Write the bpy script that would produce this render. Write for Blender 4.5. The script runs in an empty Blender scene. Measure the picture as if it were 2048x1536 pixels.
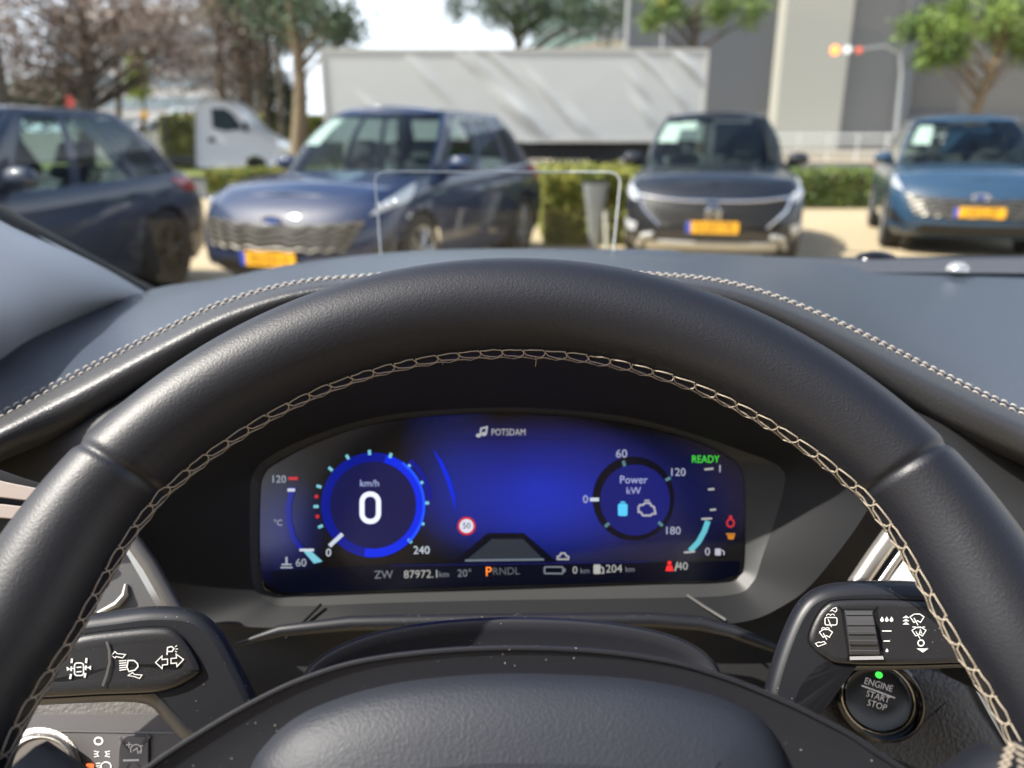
import bpy, math, random
import numpy as np
from mathutils import Matrix, Vector
random.seed(4); rng = np.random.default_rng(4)
R = math.radians
scn = bpy.context.scene
COL = scn.collection
# ------------------------------------------------------------------ camera, sky, sun, exposure
F, CXP, CYP = 1538.0, 1024.0, 768.0          # focal length and centre in pixels of the 2048x1536 photo
EYE_H = 1.30
PITCH = math.atan(483/F)
CAM = np.array([0, 0, EYE_H])
cam = bpy.data.cameras.new('camera'); cam_o = bpy.data.objects.new('camera', cam); COL.objects.link(cam_o)
cam.sensor_width = 36; cam.lens = 36*F/2048; cam.clip_start = .02; cam.clip_end = 3000
cam_o.location = CAM; cam_o.rotation_euler = (R(90)-PITCH, 0, 0)
cam.dof.use_dof = True; cam.dof.focus_distance = .345; cam.dof.aperture_fstop = 7.0; cam.dof.aperture_blades = 0
scn.camera = cam_o
SUN = Vector((-.61, -.13, .76)).normalized()
w = bpy.data.worlds.new('World'); scn.world = w; w.use_nodes = True
nt = w.node_tree; bg = nt.nodes['Background']; sky = nt.nodes.new('ShaderNodeTexSky'); sky.sky_type = 'NISHITA'
sky.sun_disc = False; sky.sun_elevation = math.asin(SUN.z); sky.sun_rotation = math.atan2(SUN.x, SUN.y)
sky.dust_density = 2.5; sky.air_density = 1.0; sky.ozone_density = 1.5
wtc = nt.nodes.new('ShaderNodeTexCoord'); wsp = nt.nodes.new('ShaderNodeSeparateXYZ'); wno = nt.nodes.new('ShaderNodeTexNoise'); wno.inputs['Scale'].default_value = 2.2; wno.inputs['Detail'].default_value = 5
wma = nt.nodes.new('ShaderNodeMath'); wma.operation = 'MULTIPLY_ADD'; wma.inputs[1].default_value = .28; wmr = nt.nodes.new('ShaderNodeMapRange'); wmr.inputs[1].default_value = .72; wmr.inputs[2].default_value = .38; wmx = nt.nodes.new('ShaderNodeMix'); wmx.data_type = 'RGBA'; wmx.inputs[7].default_value = (7.0, 7.5, 8.3, 1)   # thin white cloud low in the sky, blue overhead
nt.links.new(wtc.outputs['Generated'], wsp.inputs[0]); nt.links.new(wtc.outputs['Generated'], wno.inputs['Vector']); nt.links.new(wno.outputs['Fac'], wma.inputs[0]); nt.links.new(wsp.outputs['Z'], wma.inputs[2]); nt.links.new(wma.outputs[0], wmr.inputs[0])
nt.links.new(wmr.outputs[0], wmx.inputs[0]); nt.links.new(sky.outputs[0], wmx.inputs[6]); nt.links.new(wmx.outputs[2], bg.inputs[0]); bg.inputs[1].default_value = .125
sl = bpy.data.lights.new('sun', 'SUN'); sl.energy = 4.8; sl.angle = R(.5); sl.color = (1, .95, .86)
so = bpy.data.objects.new('sun', sl); COL.objects.link(so); so.rotation_euler = SUN.to_track_quat('Z', 'Y').to_euler()
scn.view_settings.view_transform = 'Standard'; scn.view_settings.look = 'None'
scn.view_settings.exposure = 1.0; scn.view_settings.gamma = 1
scn.cycles.max_bounces = 6; scn.cycles.transparent_max_bounces = 16; scn.cycles.caustics_reflective = False; scn.cycles.caustics_refractive = False

cp, sp = math.cos(PITCH), math.sin(PITCH)
def W(v):                                    # camera-frame metres (right, up, forward) -> world
    v = np.asarray(v, float)
    return np.stack([v[..., 0], v[..., 1]*sp+v[..., 2]*cp, v[..., 1]*cp-v[..., 2]*sp], -1)+CAM
def ray(px, py): return np.array([(px-CXP)/F, (CYP-py)/F, 1.0])
def at(px, py, d): return W(ray(px, py)*d)   # pixel + depth -> world
def gat(px, py, z=0):                        # pixel on horizontal plane z
    r = W(ray(px, py))-CAM; t = (z-EYE_H)/r[2]; return CAM+r*t
def yat(px, py, Y):
    r = W(ray(px, py))-CAM; return CAM+r*(Y/r[1])

# ------------------------------------------------------------------ object helpers
def tag(o, label=None, cat=None, group=None, kind=None):
    if label: o['label'] = label
    if cat: o['category'] = cat
    if group: o['group'] = group
    if kind: o['kind'] = kind
    return o
def thing(name, label, cat, loc=(0, 0, 0), rz=0, group=None):
    o = bpy.data.objects.new(name, None); COL.objects.link(o); o.empty_display_size = .05
    o.location = loc; o.rotation_euler = (0, 0, rz); return tag(o, label, cat, group)
class MB:
    def __init__(s): s.v = []; s.f = []; s.uv = None
    def add(s, v, f):
        n = len(s.v); s.v += [tuple(map(float, p)) for p in v]; s.f += [tuple(i+n for i in q) for q in f]
    def grid(s, P, cu=False, cv=False):
        P = np.asarray(P); a, b = P.shape[:2]; f = []
        for i in range(a if cu else a-1):
            for j in range(b if cv else b-1):
                f.append((i*b+j, ((i+1) % a)*b+j, ((i+1) % a)*b+(j+1) % b, i*b+(j+1) % b))
        s.add(P.reshape(-1, 3), f)
    def box(s, x0, x1, y0, y1, z0, z1):
        s.add([(x, y, z) for x in (x0, x1) for y in (y0, y1) for z in (z0, z1)],
              [(0, 1, 3, 2), (4, 6, 7, 5), (0, 4, 5, 1), (2, 3, 7, 6), (0, 2, 6, 4), (1, 5, 7, 3)])
    def tube(s, pts, r, n=8, cap=True):
        pts = np.asarray(pts, float); m = len(pts); r = np.broadcast_to(r, (m,))
        d = np.gradient(pts, axis=0); d /= np.linalg.norm(d, axis=1)[:, None]+1e-12
        ref = np.array([0, 0, 1.]) if abs(d[0, 2]) < .9 else np.array([1., 0, 0]); P = []
        for i in range(m):
            a = np.cross(d[i], ref); a /= np.linalg.norm(a)+1e-12; b = np.cross(a, d[i]); ref = b if abs(b@d[i]) < .5 else ref
            th = np.linspace(0, 2*np.pi, n, endpoint=False)
            P.append(pts[i]+r[i]*(np.cos(th)[:, None]*a+np.sin(th)[:, None]*b))
        n0 = len(s.v); s.grid(P, cv=True)
        if cap: s.f.append(tuple(n0+i for i in range(n))[::-1]); s.f.append(tuple(n0+(m-1)*n+i for i in range(n)))
    def build(s, name, m, parent=None, smooth=True, angle=40):
        me = bpy.data.meshes.new(name); v = np.array(s.v)
        if parent is not None and not getattr(s, 'local', False):
            p = parent; off = np.zeros(3)
            while p is not None: off += np.array(p.location); p = p.parent
            v = v-off
        elif parent is None and not getattr(s, 'local', False):
            s.org = (v.min(0)+v.max(0))/2; s.org[2] = v[:, 2].min(); v = v-s.org
        me.from_pydata(v.tolist(), [], s.f); me.validate(); me.update()
        o = bpy.data.objects.new(name, me); COL.objects.link(o)
        if parent is not None: o.parent = parent
        elif hasattr(s, 'org'): o.location = s.org
        for mm in (m if isinstance(m, (list, tuple)) else [m]): me.materials.append(mm)
        if smooth:
            me.shade_smooth()
            if angle < 180: me.set_sharp_from_angle(angle=R(angle))
        return o
def cat_interp(P, n, closed=False):
    P = np.asarray(P, float); m = len(P); out = []
    ts = np.linspace(0, m if closed else m-1, n, endpoint=not closed)
    for t in ts:
        i = int(min(t, (m if closed else m-1)-1e-9)); u = t-i
        g = (lambda k: P[k % m]) if closed else (lambda k: P[min(max(k, 0), m-1)])
        a, b, c, d = g(i-1), g(i), g(i+1), g(i+2)
        out.append(.5*((2*b)+(-a+c)*u+(2*a-5*b+4*c-d)*u*u+(-a+3*b-3*c+d)*u**3))
    return np.array(out)
def loft(curves, n=80, m=6, closed=False):    # curves of world points -> smooth grid
    C = np.array([cat_interp(c, n, closed) for c in curves])
    return np.array([cat_interp(C[:, j], (len(curves)-1)*m+1) for j in range(n)]).transpose(1, 0, 2)
class Plane:
    def __init__(s, px, py, d, tx=0, ty=0, rel=None):
        s.o = ray(px, py)*d
        s.n = np.array([math.sin(ty)*math.cos(tx), -math.sin(tx), math.cos(tx)*math.cos(ty)])
    def c(s, px, py, lift=0):                 # camera-frame point, lift towards the viewer
        r = ray(px, py); t = ((s.o-s.n*lift)@s.n)/(r@s.n); return r*t
    def p(s, px, py, lift=0): return W(s.c(px, py, lift))
def rings(outline, plane, prof, n=96, cap=True, closed=True, cen=None):
    """concentric rings: prof = [(inset px, lift m), ...]; inset > 0 shrinks the outline"""
    O = cat_interp(outline, n, closed); ce = O.mean(0) if cen is None else np.array(cen)
    tn = np.roll(O, -1, 0)-np.roll(O, 1, 0); nn = np.stack([-tn[:, 1], tn[:, 0]], 1); nn /= np.linalg.norm(nn, axis=1)[:, None]+1e-9
    area = ((O[:, 0]*np.roll(O[:, 1], -1)-np.roll(O[:, 0], -1)*O[:, 1]).sum())
    if area < 0: nn = -nn
    b = MB(); G = []
    for ins, lift in prof:
        if ins == 'c':
            G.append(None); continue
        if isinstance(ins, str): k = float(ins[1:]); Q = O0+(ce-O0)*k
        else: Q = O+nn*ins; O0 = Q
        G.append(np.array([plane.p(x, y, lift) for x, y in Q]))
    b.grid(G, cv=True)
    if cap:
        k = len(b.v); c = G[-1].mean(0); b.v.append(tuple(c)); m = len(G[-1]); s0 = k-m
        b.f += [(s0+i, s0+(i+1) % m, k) for i in range(m)]
    return b
def rrect(x0, y0, x1, y1, r, k=5):
    o = []
    for cx, cy, a0 in ((x1-r, y0+r, -90), (x1-r, y1-r, 0), (x0+r, y1-r, 90), (x0+r, y0+r, 180)):
        for i in range(k+1):
            a = R(a0+90*i/k); o.append((cx+r*math.cos(a), cy+r*math.sin(a)))
    return o
def flat(poly, plane, lift, b=None):
    b = b or MB(); b.add([plane.p(x, y, lift) for x, y in poly], [tuple(range(len(poly)))]); return b
def ribbon(pts, wpx, plane, lift, b, closed=False, th=0):
    P = np.array(pts, float)
    if closed: P = np.vstack([P, P[:1]])
    m = len(P); L = []; Rr = []
    for i in range(m):
        a = P[i]-P[i-1] if i > 0 else (P[-1]-P[-2] if closed else P[1]-P[0])
        c = P[i+1]-P[i] if i < m-1 else (P[1]-P[0] if closed else P[-1]-P[-2])
        a = a/(np.linalg.norm(a)+1e-9); c = c/(np.linalg.norm(c)+1e-9); t = a+c; ln = np.linalg.norm(t)
        t = c if ln < .2 else t/ln; nn = np.array([-t[1], t[0]]); k = 1/max(.45, abs(nn@np.array([-c[1], c[0]])))
        L.append(P[i]+nn*wpx/2*k); Rr.append(P[i]-nn*wpx/2*k)
    b.grid([[plane.p(*q, lift) for q in L], [plane.p(*q, lift) for q in Rr]]); return b
def circ(cx, cy, rx, ry=None, n=32, a0=0, a1=360, rot=0):
    ry = ry or rx; o = []
    for i in range(n if a1-a0 == 360 else n+1):
        a = R(a0+(a1-a0)*i/n); x, y = rx*math.cos(a), ry*math.sin(a); c, s_ = math.cos(R(rot)), math.sin(R(rot)); o.append((cx+x*c-y*s_, cy+x*s_+y*c))
    return o
_tc = {}
def text_mesh(t):
    if t not in _tc:
        cu = bpy.data.curves.new('t', 'FONT'); cu.body = t; cu.align_x = 'CENTER'; cu.align_y = 'CENTER'; cu.resolution_u = 3; cu.size = 1.4; cu.offset = .0
        o = bpy.data.objects.new('t', cu); COL.objects.link(o); dg = bpy.context.evaluated_depsgraph_get(); dg.update()
        me = bpy.data.meshes.new_from_object(o.evaluated_get(dg))
        v = [tuple(p.co) for p in me.vertices]; f = [tuple(p.vertices) for p in me.polygons]
        bpy.data.objects.remove(o); bpy.data.curves.remove(cu); bpy.data.meshes.remove(me); _tc[t] = (v, f)
    return _tc[t]
def text(t, px, py, h, plane, lift, b, rot=0, sx=1.0, skew=0):   # h = cap height in px
    v, f = text_mesh(t); c, s_ = math.cos(R(rot)), math.sin(R(rot)); o = []
    for x, y, _ in v:
        x = (x+skew*y)*h*sx; y = y*h; o.append(plane.p(px+x*c-y*s_, py-(x*s_+y*c), lift))
    b.add(o, f); return b

# ------------------------------------------------------------------ materials
def mat(name, col, rough=.5, metal=0, bump=None, var=None, dust=0, coat=0, spec=.5, emit=None, es=1, sheen=0, alpha=1):
    m = bpy.data.materials.new(name); m.use_nodes = True; n = m.node_tree.nodes; l = m.node_tree.links; p = n['Principled BSDF']
    p.inputs['Base Color'].default_value = (*col, 1); p.inputs['Roughness'].default_value = rough; p.inputs['Metallic'].default_value = metal
    p.inputs['Specular IOR Level'].default_value = spec
    if coat: p.inputs['Coat Weight'].default_value = coat; p.inputs['Coat Roughness'].default_value = .04
    if sheen: p.inputs['Sheen Weight'].default_value = sheen; p.inputs['Sheen Roughness'].default_value = .5
    if emit: p.inputs['Emission Color'].default_value = (*emit, 1); p.inputs['Emission Strength'].default_value = es
    tc = None
    if bump or var: tc = n.new('ShaderNodeTexCoord')
    if bump:
        kind, sc, st, dist = bump
        if kind == 'vor':
            t = n.new('ShaderNodeTexVoronoi'); t.feature = 'SMOOTH_F1'; t.inputs['Scale'].default_value = sc
            nz = n.new('ShaderNodeTexNoise'); nz.inputs['Scale'].default_value = sc*.7; nz.inputs['Detail'].default_value = 2
            mx = n.new('ShaderNodeVectorMath'); mx.operation = 'MULTIPLY_ADD'; mx.inputs[1].default_value = (.9/sc,)*3
            l.new(tc.outputs['Object'], nz.inputs['Vector']); l.new(nz.outputs['Color'], mx.inputs[0]); l.new(tc.outputs['Object'], mx.inputs[2]); l.new(mx.outputs[0], t.inputs['Vector']); out = t.outputs['Distance']
        elif kind == 'wave':
            t = n.new('ShaderNodeTexWave'); t.inputs['Scale'].default_value = sc; t.inputs['Distortion'].default_value = 3; l.new(tc.outputs['Object'], t.inputs['Vector']); out = t.outputs['Fac']; t.bands_direction = 'Z'
        else:
            t = n.new('ShaderNodeTexNoise'); t.inputs['Scale'].default_value = sc; t.inputs['Detail'].default_value = 3; l.new(tc.outputs['Object'], t.inputs['Vector']); out = t.outputs['Fac']
        b = n.new('ShaderNodeBump'); b.inputs['Strength'].default_value = st; b.inputs['Distance'].default_value = dist
        l.new(out, b.inputs['Height']); l.new(b.outputs[0], p.inputs['Normal'])
    if var:
        sc, c2, lo, hi = var
        t = n.new('ShaderNodeTexNoise'); t.inputs['Scale'].default_value = sc; t.inputs['Detail'].default_value = 5
        r = n.new('ShaderNodeValToRGB'); r.color_ramp.elements[0].position = lo; r.color_ramp.elements[1].position = hi
        r.color_ramp.elements[0].color = (*col, 1); r.color_ramp.elements[1].color = (*c2, 1)
        l.new(tc.outputs['Object'], t.inputs['Vector']); l.new(t.outputs['Fac'], r.inputs[0]); l.new(r.outputs[0], p.inputs['Base Color'])
    if dust:
        tc = tc or n.new('ShaderNodeTexCoord'); v = n.new('ShaderNodeTexVoronoi'); v.inputs['Scale'].default_value = dust; l.new(tc.outputs['Object'], v.inputs['Vector'])
        nz = n.new('ShaderNodeTexNoise'); nz.inputs['Scale'].default_value = dust*.11; l.new(tc.outputs['Object'], nz.inputs['Vector'])
        th = n.new('ShaderNodeMath'); th.operation = 'MULTIPLY_ADD'; th.inputs[1].default_value = .34; th.inputs[2].default_value = -.135; l.new(nz.outputs['Fac'], th.inputs[0])
        lt = n.new('ShaderNodeMath'); lt.operation = 'LESS_THAN'; l.new(v.outputs['Distance'], lt.inputs[0]); l.new(th.outputs[0], lt.inputs[1])
        mx = n.new('ShaderNodeMix'); mx.data_type = 'RGBA'; mx.inputs[6].default_value = (*col, 1); mx.inputs[7].default_value = (.42, .41, .38, 1); l.new(lt.outputs[0], mx.inputs[0]); l.new(mx.outputs[2], p.inputs['Base Color'])
    return m
def glass(name, tint=(.9, .95, .95), refl=.06, rough=.0):
    m = bpy.data.materials.new(name); m.use_nodes = True; n = m.node_tree.nodes; l = m.node_tree.links
    n.remove(n['Principled BSDF']); t = n.new('ShaderNodeBsdfTransparent'); t.inputs[0].default_value = (*tint, 1)
    g = n.new('ShaderNodeBsdfGlossy'); g.inputs['Roughness'].default_value = rough
    f = n.new('ShaderNodeFresnel'); f.inputs[0].default_value = 1.25+refl*4
    mx = n.new('ShaderNodeMixShader'); l.new(f.outputs[0], mx.inputs[0]); l.new(t.outputs[0], mx.inputs[1]); l.new(g.outputs[0], mx.inputs[2]); l.new(mx.outputs[0], n['Material Output'].inputs[0]); return m
def emis(name, col, s=1):
    m = bpy.data.materials.new(name); m.use_nodes = True; n = m.node_tree.nodes; p = n['Principled BSDF']
    p.inputs['Base Color'].default_value = (0.0, 0.0, 0.0, 1); p.inputs['Emission Color'].default_value = (*col, 1); p.inputs['Emission Strength'].default_value = s; p.inputs['Roughness'].default_value = .2
    return m
# ================================================================== SETTING
M = {}
M['paving'] = mat('sandy_paving', (.36, .28, .17), .9, bump=('noise', 60, .3, .01), var=(9, (.41, .33, .21), .35, .65))
M['asphalt'] = mat('asphalt', (.05, .05, .052), .9, var=(8, (.075, .073, .07), .3, .7))
M['grass'] = mat('grass_ground', (.10, .14, .025), .95, var=(3, (.19, .2, .05), .35, .65))
M['concrete'] = mat('pale_concrete', (.5, .47, .42), .9, var=(2, (.42, .4, .36), .3, .7))
def sheet(name, x0, x1, y0, y1, z, m, label=None):
    b = MB(); n = 2; b.grid([[(x0+(x1-x0)*i/n, y0+(y1-y0)*j/n, z) for j in range(n+1)] for i in range(n+1)]); o = b.build(name, m); return tag(o, kind='structure')
sheet('ground', -900, 900, -60, 1400, 0, M['paving'])
sheet('road', -90, 90, 19, 30, .004, M['asphalt'])
sheet('road', -120, 4, 52, 62, .004, M['asphalt'])
sheet('road', 4.2, 90, 42, 56, .004, M['asphalt'])
sheet('grass', -90, -1.5, 31, 51, .008, M['grass'])

# ------------------------------------------------------------------ cars
M['tyre'] = mat('tyre_rubber', (.018, .018, .019), .8); M['alloy'] = mat('alloy_rim', (.45, .46, .48), .3, .9)
M['chrome'] = mat('chrome', (.8, .8, .8), .12, 1); M['blackp'] = mat('black_plastic', (.012, .013, .015), .5)
M['lamp'] = mat('headlamp_glass', (.5, .52, .54), .15, .1, coat=1); M['lens'] = mat('projector_lens', (.8, .82, .85), .05, .9)
M['tail'] = mat('tail_lamp_red', (.35, .01, .015), .15, coat=.6)
M['plate'] = mat('yellow_plate', (.85, .42, .012), .45); M['eublue'] = mat('plate_blue', (.02, .08, .5), .4); M['ink'] = mat('plate_ink', (.12, .07, .01), .5)
M['carglass'] = glass('car_window_glass', (.60, .70, .67), .035); M['paper'] = mat('white_paper', (.85, .86, .82), .8)
M['cabin'] = mat('cabin_trim', (.03, .032, .035), .8); M['seat'] = mat('seat_cloth', (.05, .05, .055), .9)
M['gwire2'] = mat('dark_wire', (.06, .06, .06), .35, .5); M['grille'] = mat('grille_mesh', (.006, .006, .007), .5, 0); M['gwire'] = mat('grille_wire', (.16, .15, .13), .35, .5); M['badge'] = mat('badge_blue', (.03, .07, .25), .2)
def paint(n, c): return mat(n, c, .5, 0, coat=1, spec=.2)
def car(name, label, loc, th, pm, L=4.6, Wd=.93, H=1.66, cat='car', style='kuga', group=None, cowl=1.05, rimg=None, plate=None, alloy='alloy', paper=None, rear_slope=.9, far=False):
    root = thing(name, label, cat, (loc[0], loc[1], 0), -th, group)
    ne = 2.7
    def plan(p, w, y0, df, y1, dr):
        if p <= 1: a = p*math.pi/2; return w*math.sin(a)**(2/ne), y0+df*(1-max(0, math.cos(a))**(2/ne))
        if p <= 2: return w, y0+df+(y1-dr-y0-df)*(p-1)
        a = (p-2)*math.pi/2; return w*max(0, math.cos(a))**(2/ne), y1-dr+dr*math.sin(a)**(2/ne)
    belt = H*.62; k = H/1.66
    zsh = lambda y: float(np.interp(y, [0, .2, .5, cowl+.1, 2.5, L-.4, L], np.array([.78, .86, .93, 1.0, 1.02, 1.07, 1.0])*k))
    def B(p, t):
        s = 1 if p >= 0 else -1; p = abs(p)
        w_ = Wd*float(np.interp(t, [0, .12, .35, .62, .8, .92, 1], [.93, .97, .99, 1.0, .985, .955, .90]))
        y0 = float(np.interp(t, [0, .12, .3, .5, .72, .88, 1], [.16, .05, 0, .01, .05, .13, .27]))
        y1 = L-float(np.interp(t, [0, .15, .4, .8, 1], [.15, .03, 0, .06, .16]))
        x, y = plan(p, w_, y0, .55, y1, .4); z = .22+(zsh(y)-.22)*t
        return np.array([s*x, y, z])
    gy0, gy1 = cowl, L-.22
    def G(p, t):
        s = 1 if p >= 0 else -1; p = abs(p)
        xb, yb = plan(p, Wd*.86, gy0, .5, gy1, .35); xt, yt = plan(p, Wd*.64, gy0+.92, .22, L-rear_slope, .2)
        q = t; bul = .035*math.sin(math.pi*t)
        x = xb+(xt-xb)*q; y = yb+(yt-yb)*q; z = (zsh(yb)-.02)*(1-q)+(H-.06)*q
        z += .03*math.sin(math.pi*q)+(0 if p > 1 else .02*math.sin(math.pi*q)); return np.array([s*(x+bul*(p > .6)), y, z])
    def patch(S, c, off, nu=8, nv=5, b=None, skirt=.02):
        b = b or MB(); b.local = True
        (a, b0), (c1, d1), (e, f_), (g, h) = c; P = []
        for i in range(nu+1):
            u = i/nu; row = []
            for j in range(nv+1):
                v = j/nv; p = (a*(1-u)+c1*u)*(1-v)+(g*(1-u)+e*u)*v; t = (b0*(1-u)+d1*u)*(1-v)+(h*(1-u)+f_*u)*v
                e1 = S(p+.01, t)-S(p-.01, t); e2 = S(p, min(t+.01, 1))-S(p, t-.01); n = np.cross(e1, e2); n /= np.linalg.norm(n)+1e-9
                if n@(S(p, t)-np.array([0, L/2, .7])) < 0: n = -n
                row.append((S(p, t), n))
            P.append(row)
        g1 = [[q+n*off for q, n in r] for r in P]
        if skirt:
            lo = lambda r: [q-n*skirt for q, n in r]
            full = [[P[0][0][0]-P[0][0][1]*skirt]+lo(P[0])+[P[0][-1][0]-P[0][-1][1]*skirt]]
            for r, gg in zip(P, g1): full.append([r[0][0]-r[0][1]*skirt]+gg+[r[-1][0]-r[-1][1]*skirt])
            full.append([P[-1][0][0]-P[-1][0][1]*skirt]+lo(P[-1])+[P[-1][-1][0]-P[-1][-1][1]*skirt]); g1 = full
        b.grid(g1); return b
    ps = np.concatenate([np.linspace(0, 1, 15)[:-1], np.linspace(1, 2, 70)[:-1], np.linspace(2, 3, 13)])
    full = np.concatenate([-ps[::-1], ps[1:]])
    ts = np.linspace(0, 1, 17)
    wy = (.90*L/4.6, (.90+2.7)*L/4.6); WR, wc = .40, .355
    b = MB(); b.local = True; P = np.array([[B(p, t) for t in ts] for p in full])
    # snap to wheel arches and drop the faces inside them
    X, Y, Z = P[..., 0], P[..., 1], P[..., 2]; side = np.abs(X) > Wd*.8; inside = np.zeros(X.shape, bool)
    for y0 in wy:
        d = np.hypot(Y-y0, Z-wc); m = side & (np.abs(d-WR) < .03); kx = WR/np.maximum(d, 1e-6)
        Y[m] = (y0+(Y-y0)*kx)[m]; Z[m] = (wc+(Z-wc)*kx)[m]; inside |= side & (d < WR-.025)
    a_, b_ = X.shape; V = P.reshape(-1, 3); f = []
    for i in range(a_-1):
        for j in range(b_-1):
            if inside[i, j] or inside[i+1, j] or inside[i, j+1] or inside[i+1, j+1]: continue
            f.append((i*b_+j, (i+1)*b_+j, (i+1)*b_+j+1, i*b_+j+1))
    b.add(V, f)
    cap = []; vv = np.linspace(-1, 1, 13)
    for p in ps: 
        q = B(p, 1); cap.append([(q[0]*v, q[1], q[2]+.055*(1-v*v)*min(1, q[1]/.5)) for v in vv])
    b.grid(cap)
    cap = []
    for p in ps:
        q = G(p, 1); cap.append([(q[0]*v, q[1], q[2]+.05*(1-v*v)*min(1, abs(q[0])/.3)) for v in vv])
    b.grid(cap)
    pil = [(-.93, .93)]
    body = b.build('body', pm, root)
    # pillars: the greenhouse band left between windows
    gb = MB(); gb.local = True
    for p0, p1 in ((.80, 1.06), (1.36, 1.42), (1.70, 1.76), (1.93, 2.35)):
        for s in (1, -1): patch(G, [(s*p0, 0), (s*p1, 0), (s*p1, 1), (s*p0, 1)], .0, 8, 8, gb, 0)
    for s in (1, -1): patch(G, [(s*1.0, .90), (s*2.4, .90), (s*2.4, 1), (s*1.0, 1)], .002, 24, 2, gb, 0)
    patch(G, [(-.85, .94), (.85, .94), (.85, 1), (-.85, 1)], .002, 24, 2, gb, 0); patch(G, [(-3.6, .9), (-2.3, .9), (-2.3, 1), (-3.6, 1)], .002, 6, 2, gb, 0)
    gb.build('pillar', pm, root)
    patch(G, [(-.84, .0), (.84, .0), (.86, .96), (-.86, .96)], -.004, 20, 8, None, 0).build('windscreen', M['carglass'], root)
    for s in (1, -1):
        for p0, p1 in ((1.04, 1.37), (1.41, 1.71), (1.75, 1.95)):
            patch(G, [(s*p0, .02), (s*p1, .02), (s*p1, .92), (s*p0, .92)], -.004, 6, 6, None, 0).build('side_window', M['carglass'], root)
    rb = MB(); rb.local = True
    for s in (1, -1): patch(G, [(s*2.3, .05), (s*3.0, .05), (s*3.0, .92), (s*2.3, .92)], -.004, 8, 6, rb, 0)
    rb.build('rear_window', M['carglass'], root)
    # cabin floor and seats
    cb = MB(); cb.local = True; cb.box(-Wd*.78, Wd*.78, cowl+.25, L-.45, belt*.5, belt*.5+.02); cb.box(-Wd*.8, Wd*.8, cowl+.3, cowl+.75, belt*.86, belt*.95); cb.build('cabin', M['cabin'], root)
    for y in (2.05, 2.95):
        for x in (-.36, .36):
            sb = MB(); sb.local = True
            for z0, hh, ww, yy in ((belt*.5, .62, .24, y), (belt*.5+.64, .17, .13, y+.06)):
                g_ = []
                for tt, kk in ((0, .3), (0, .9), (.15, 1), (.85, 1), (1, .8), (1, .3)):
                    g_.append([(x+ww*kk*math.copysign(abs(math.cos(a))**.5, math.cos(a)), yy+.07*kk*math.copysign(abs(math.sin(a))**.5, math.sin(a))+.1*tt, z0+hh*tt) for a in np.linspace(0, 2*math.pi, 16, endpoint=False)])
                sb.grid(g_, cv=True)
            sb.build('seat', M['seat'], root)
    # wheels
    for y in wy:
        for s in (1, -1):
            t_ = MB(); t_.local = True; pr = [(.0, .27), (.10, .345), (.11, .355), (.11, .36), (.09, .365), (-.10, .365), (-.12, .34), (-.12, .24)]
            xo = s*(Wd-.115); nn = 32
            t_.grid([[(xo+s*px_, y+r_*math.cos(a), .365+r_*math.sin(a)) for px_, r_ in [(.112, .245), (.122, .27), (.12, .33), (.10, .36), (.05, .366), (-.08, .366), (-.11, .34), (-.11, .24)]] for a in np.linspace(0, 2*math.pi, nn, endpoint=False)], cu=True)
            wheel = t_.build('wheel', M['tyre'], root)
            r_ = MB(); r_.local = True
            r_.grid([[(xo+s*q, y+rr*math.cos(a), .365+rr*math.sin(a)) for q, rr in [(.08, .25), (.115, .248), (.11, .225), (.05, .22), (.02, .21)]] for a in np.linspace(0, 2*math.pi, nn, endpoint=False)], cu=True)
            for q in range(5):
                for dd in (-.12, .12):
                    a = q*2*math.pi/5+dd; a2 = q*2*math.pi/5+dd*1.6
                    r_.tube([(xo+s*.10, y+.05*math.cos(a), .365+.05*math.sin(a)), (xo+s*.095, y+.235*math.cos(a2), .365+.235*math.sin(a2))], .017, 6)
            r_.tube([(xo+s*.06, y, .365), (xo+s*.12, y, .365)], [.06, .05], 12); r_.build('rim', M[alloy], wheel)
            hub = MB(); hub.local = True
            hub.grid([[(xo+s*(-.02), y+rr*math.cos(a), .365+rr*math.sin(a)) for rr in (.01, .22)] for a in np.linspace(0, 2*math.pi, 20, endpoint=False)], cu=True); hub.grid([[(s*(Wd-.30), y+rr*math.cos(a), .365+rr*math.sin(a)) for rr in (.01, .42)] for a in np.linspace(0, 2*math.pi, 20, endpoint=False)], cu=True)
            hub.build('wheel_well', M['blackp'], root)
    if far: return root, B, G, patch
    # mirrors
    for s in (1, -1):
        mb = MB(); mb.local = True; c = np.array([s*(Wd*.97+.06), cowl+.62, belt+.07]); g_ = []
        for u in np.linspace(-1, 1, 9):
            rr = math.sqrt(max(0, 1-abs(u)**2.6)); g_.append([c+np.array([s*.0+u*.13*1, .07*rr*math.sin(a), .085*rr*math.cos(a)*(1 if math.cos(a) > 0 else .8)]) for a in np.linspace(0, 2*math.pi, 14, endpoint=False)])
        mb.grid(g_, cv=True); mb.tube([c+np.array([-s*.15, .02, -.07]), c+np.array([0, 0, -.04])], [.03, .035], 8); mb.build('wing_mirror', [pm], root)
    # front face
    def pl(x0, x1, z0, z1, y, m, nm, par=root, rz=0, r=.01, d=.012):
        b = MB(); b.local = True; o = rrect(x0, z0, x1, z1, r); b.grid([[(x, y+d, z) for x, z in o], [(x, y, z) for x, z in o]], cv=True); k0 = len(b.v)-len(o); b.f.append(tuple(range(k0, k0+len(o)))); return b.build(nm, m, par)
    zc = plate[0] if plate else .5
    yp = min(B(p, (zc-.22)/(.78*k-.22))[1] for p in (0, .2))-.035
    pln = pl(-.26, .26, zc-.057, zc+.057, yp, M['plate'], 'number_plate')
    pl(-.2595, -.215, zc-.0565, zc+.0565, yp-.003, M['eublue'], 'country_band', pln)
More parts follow.
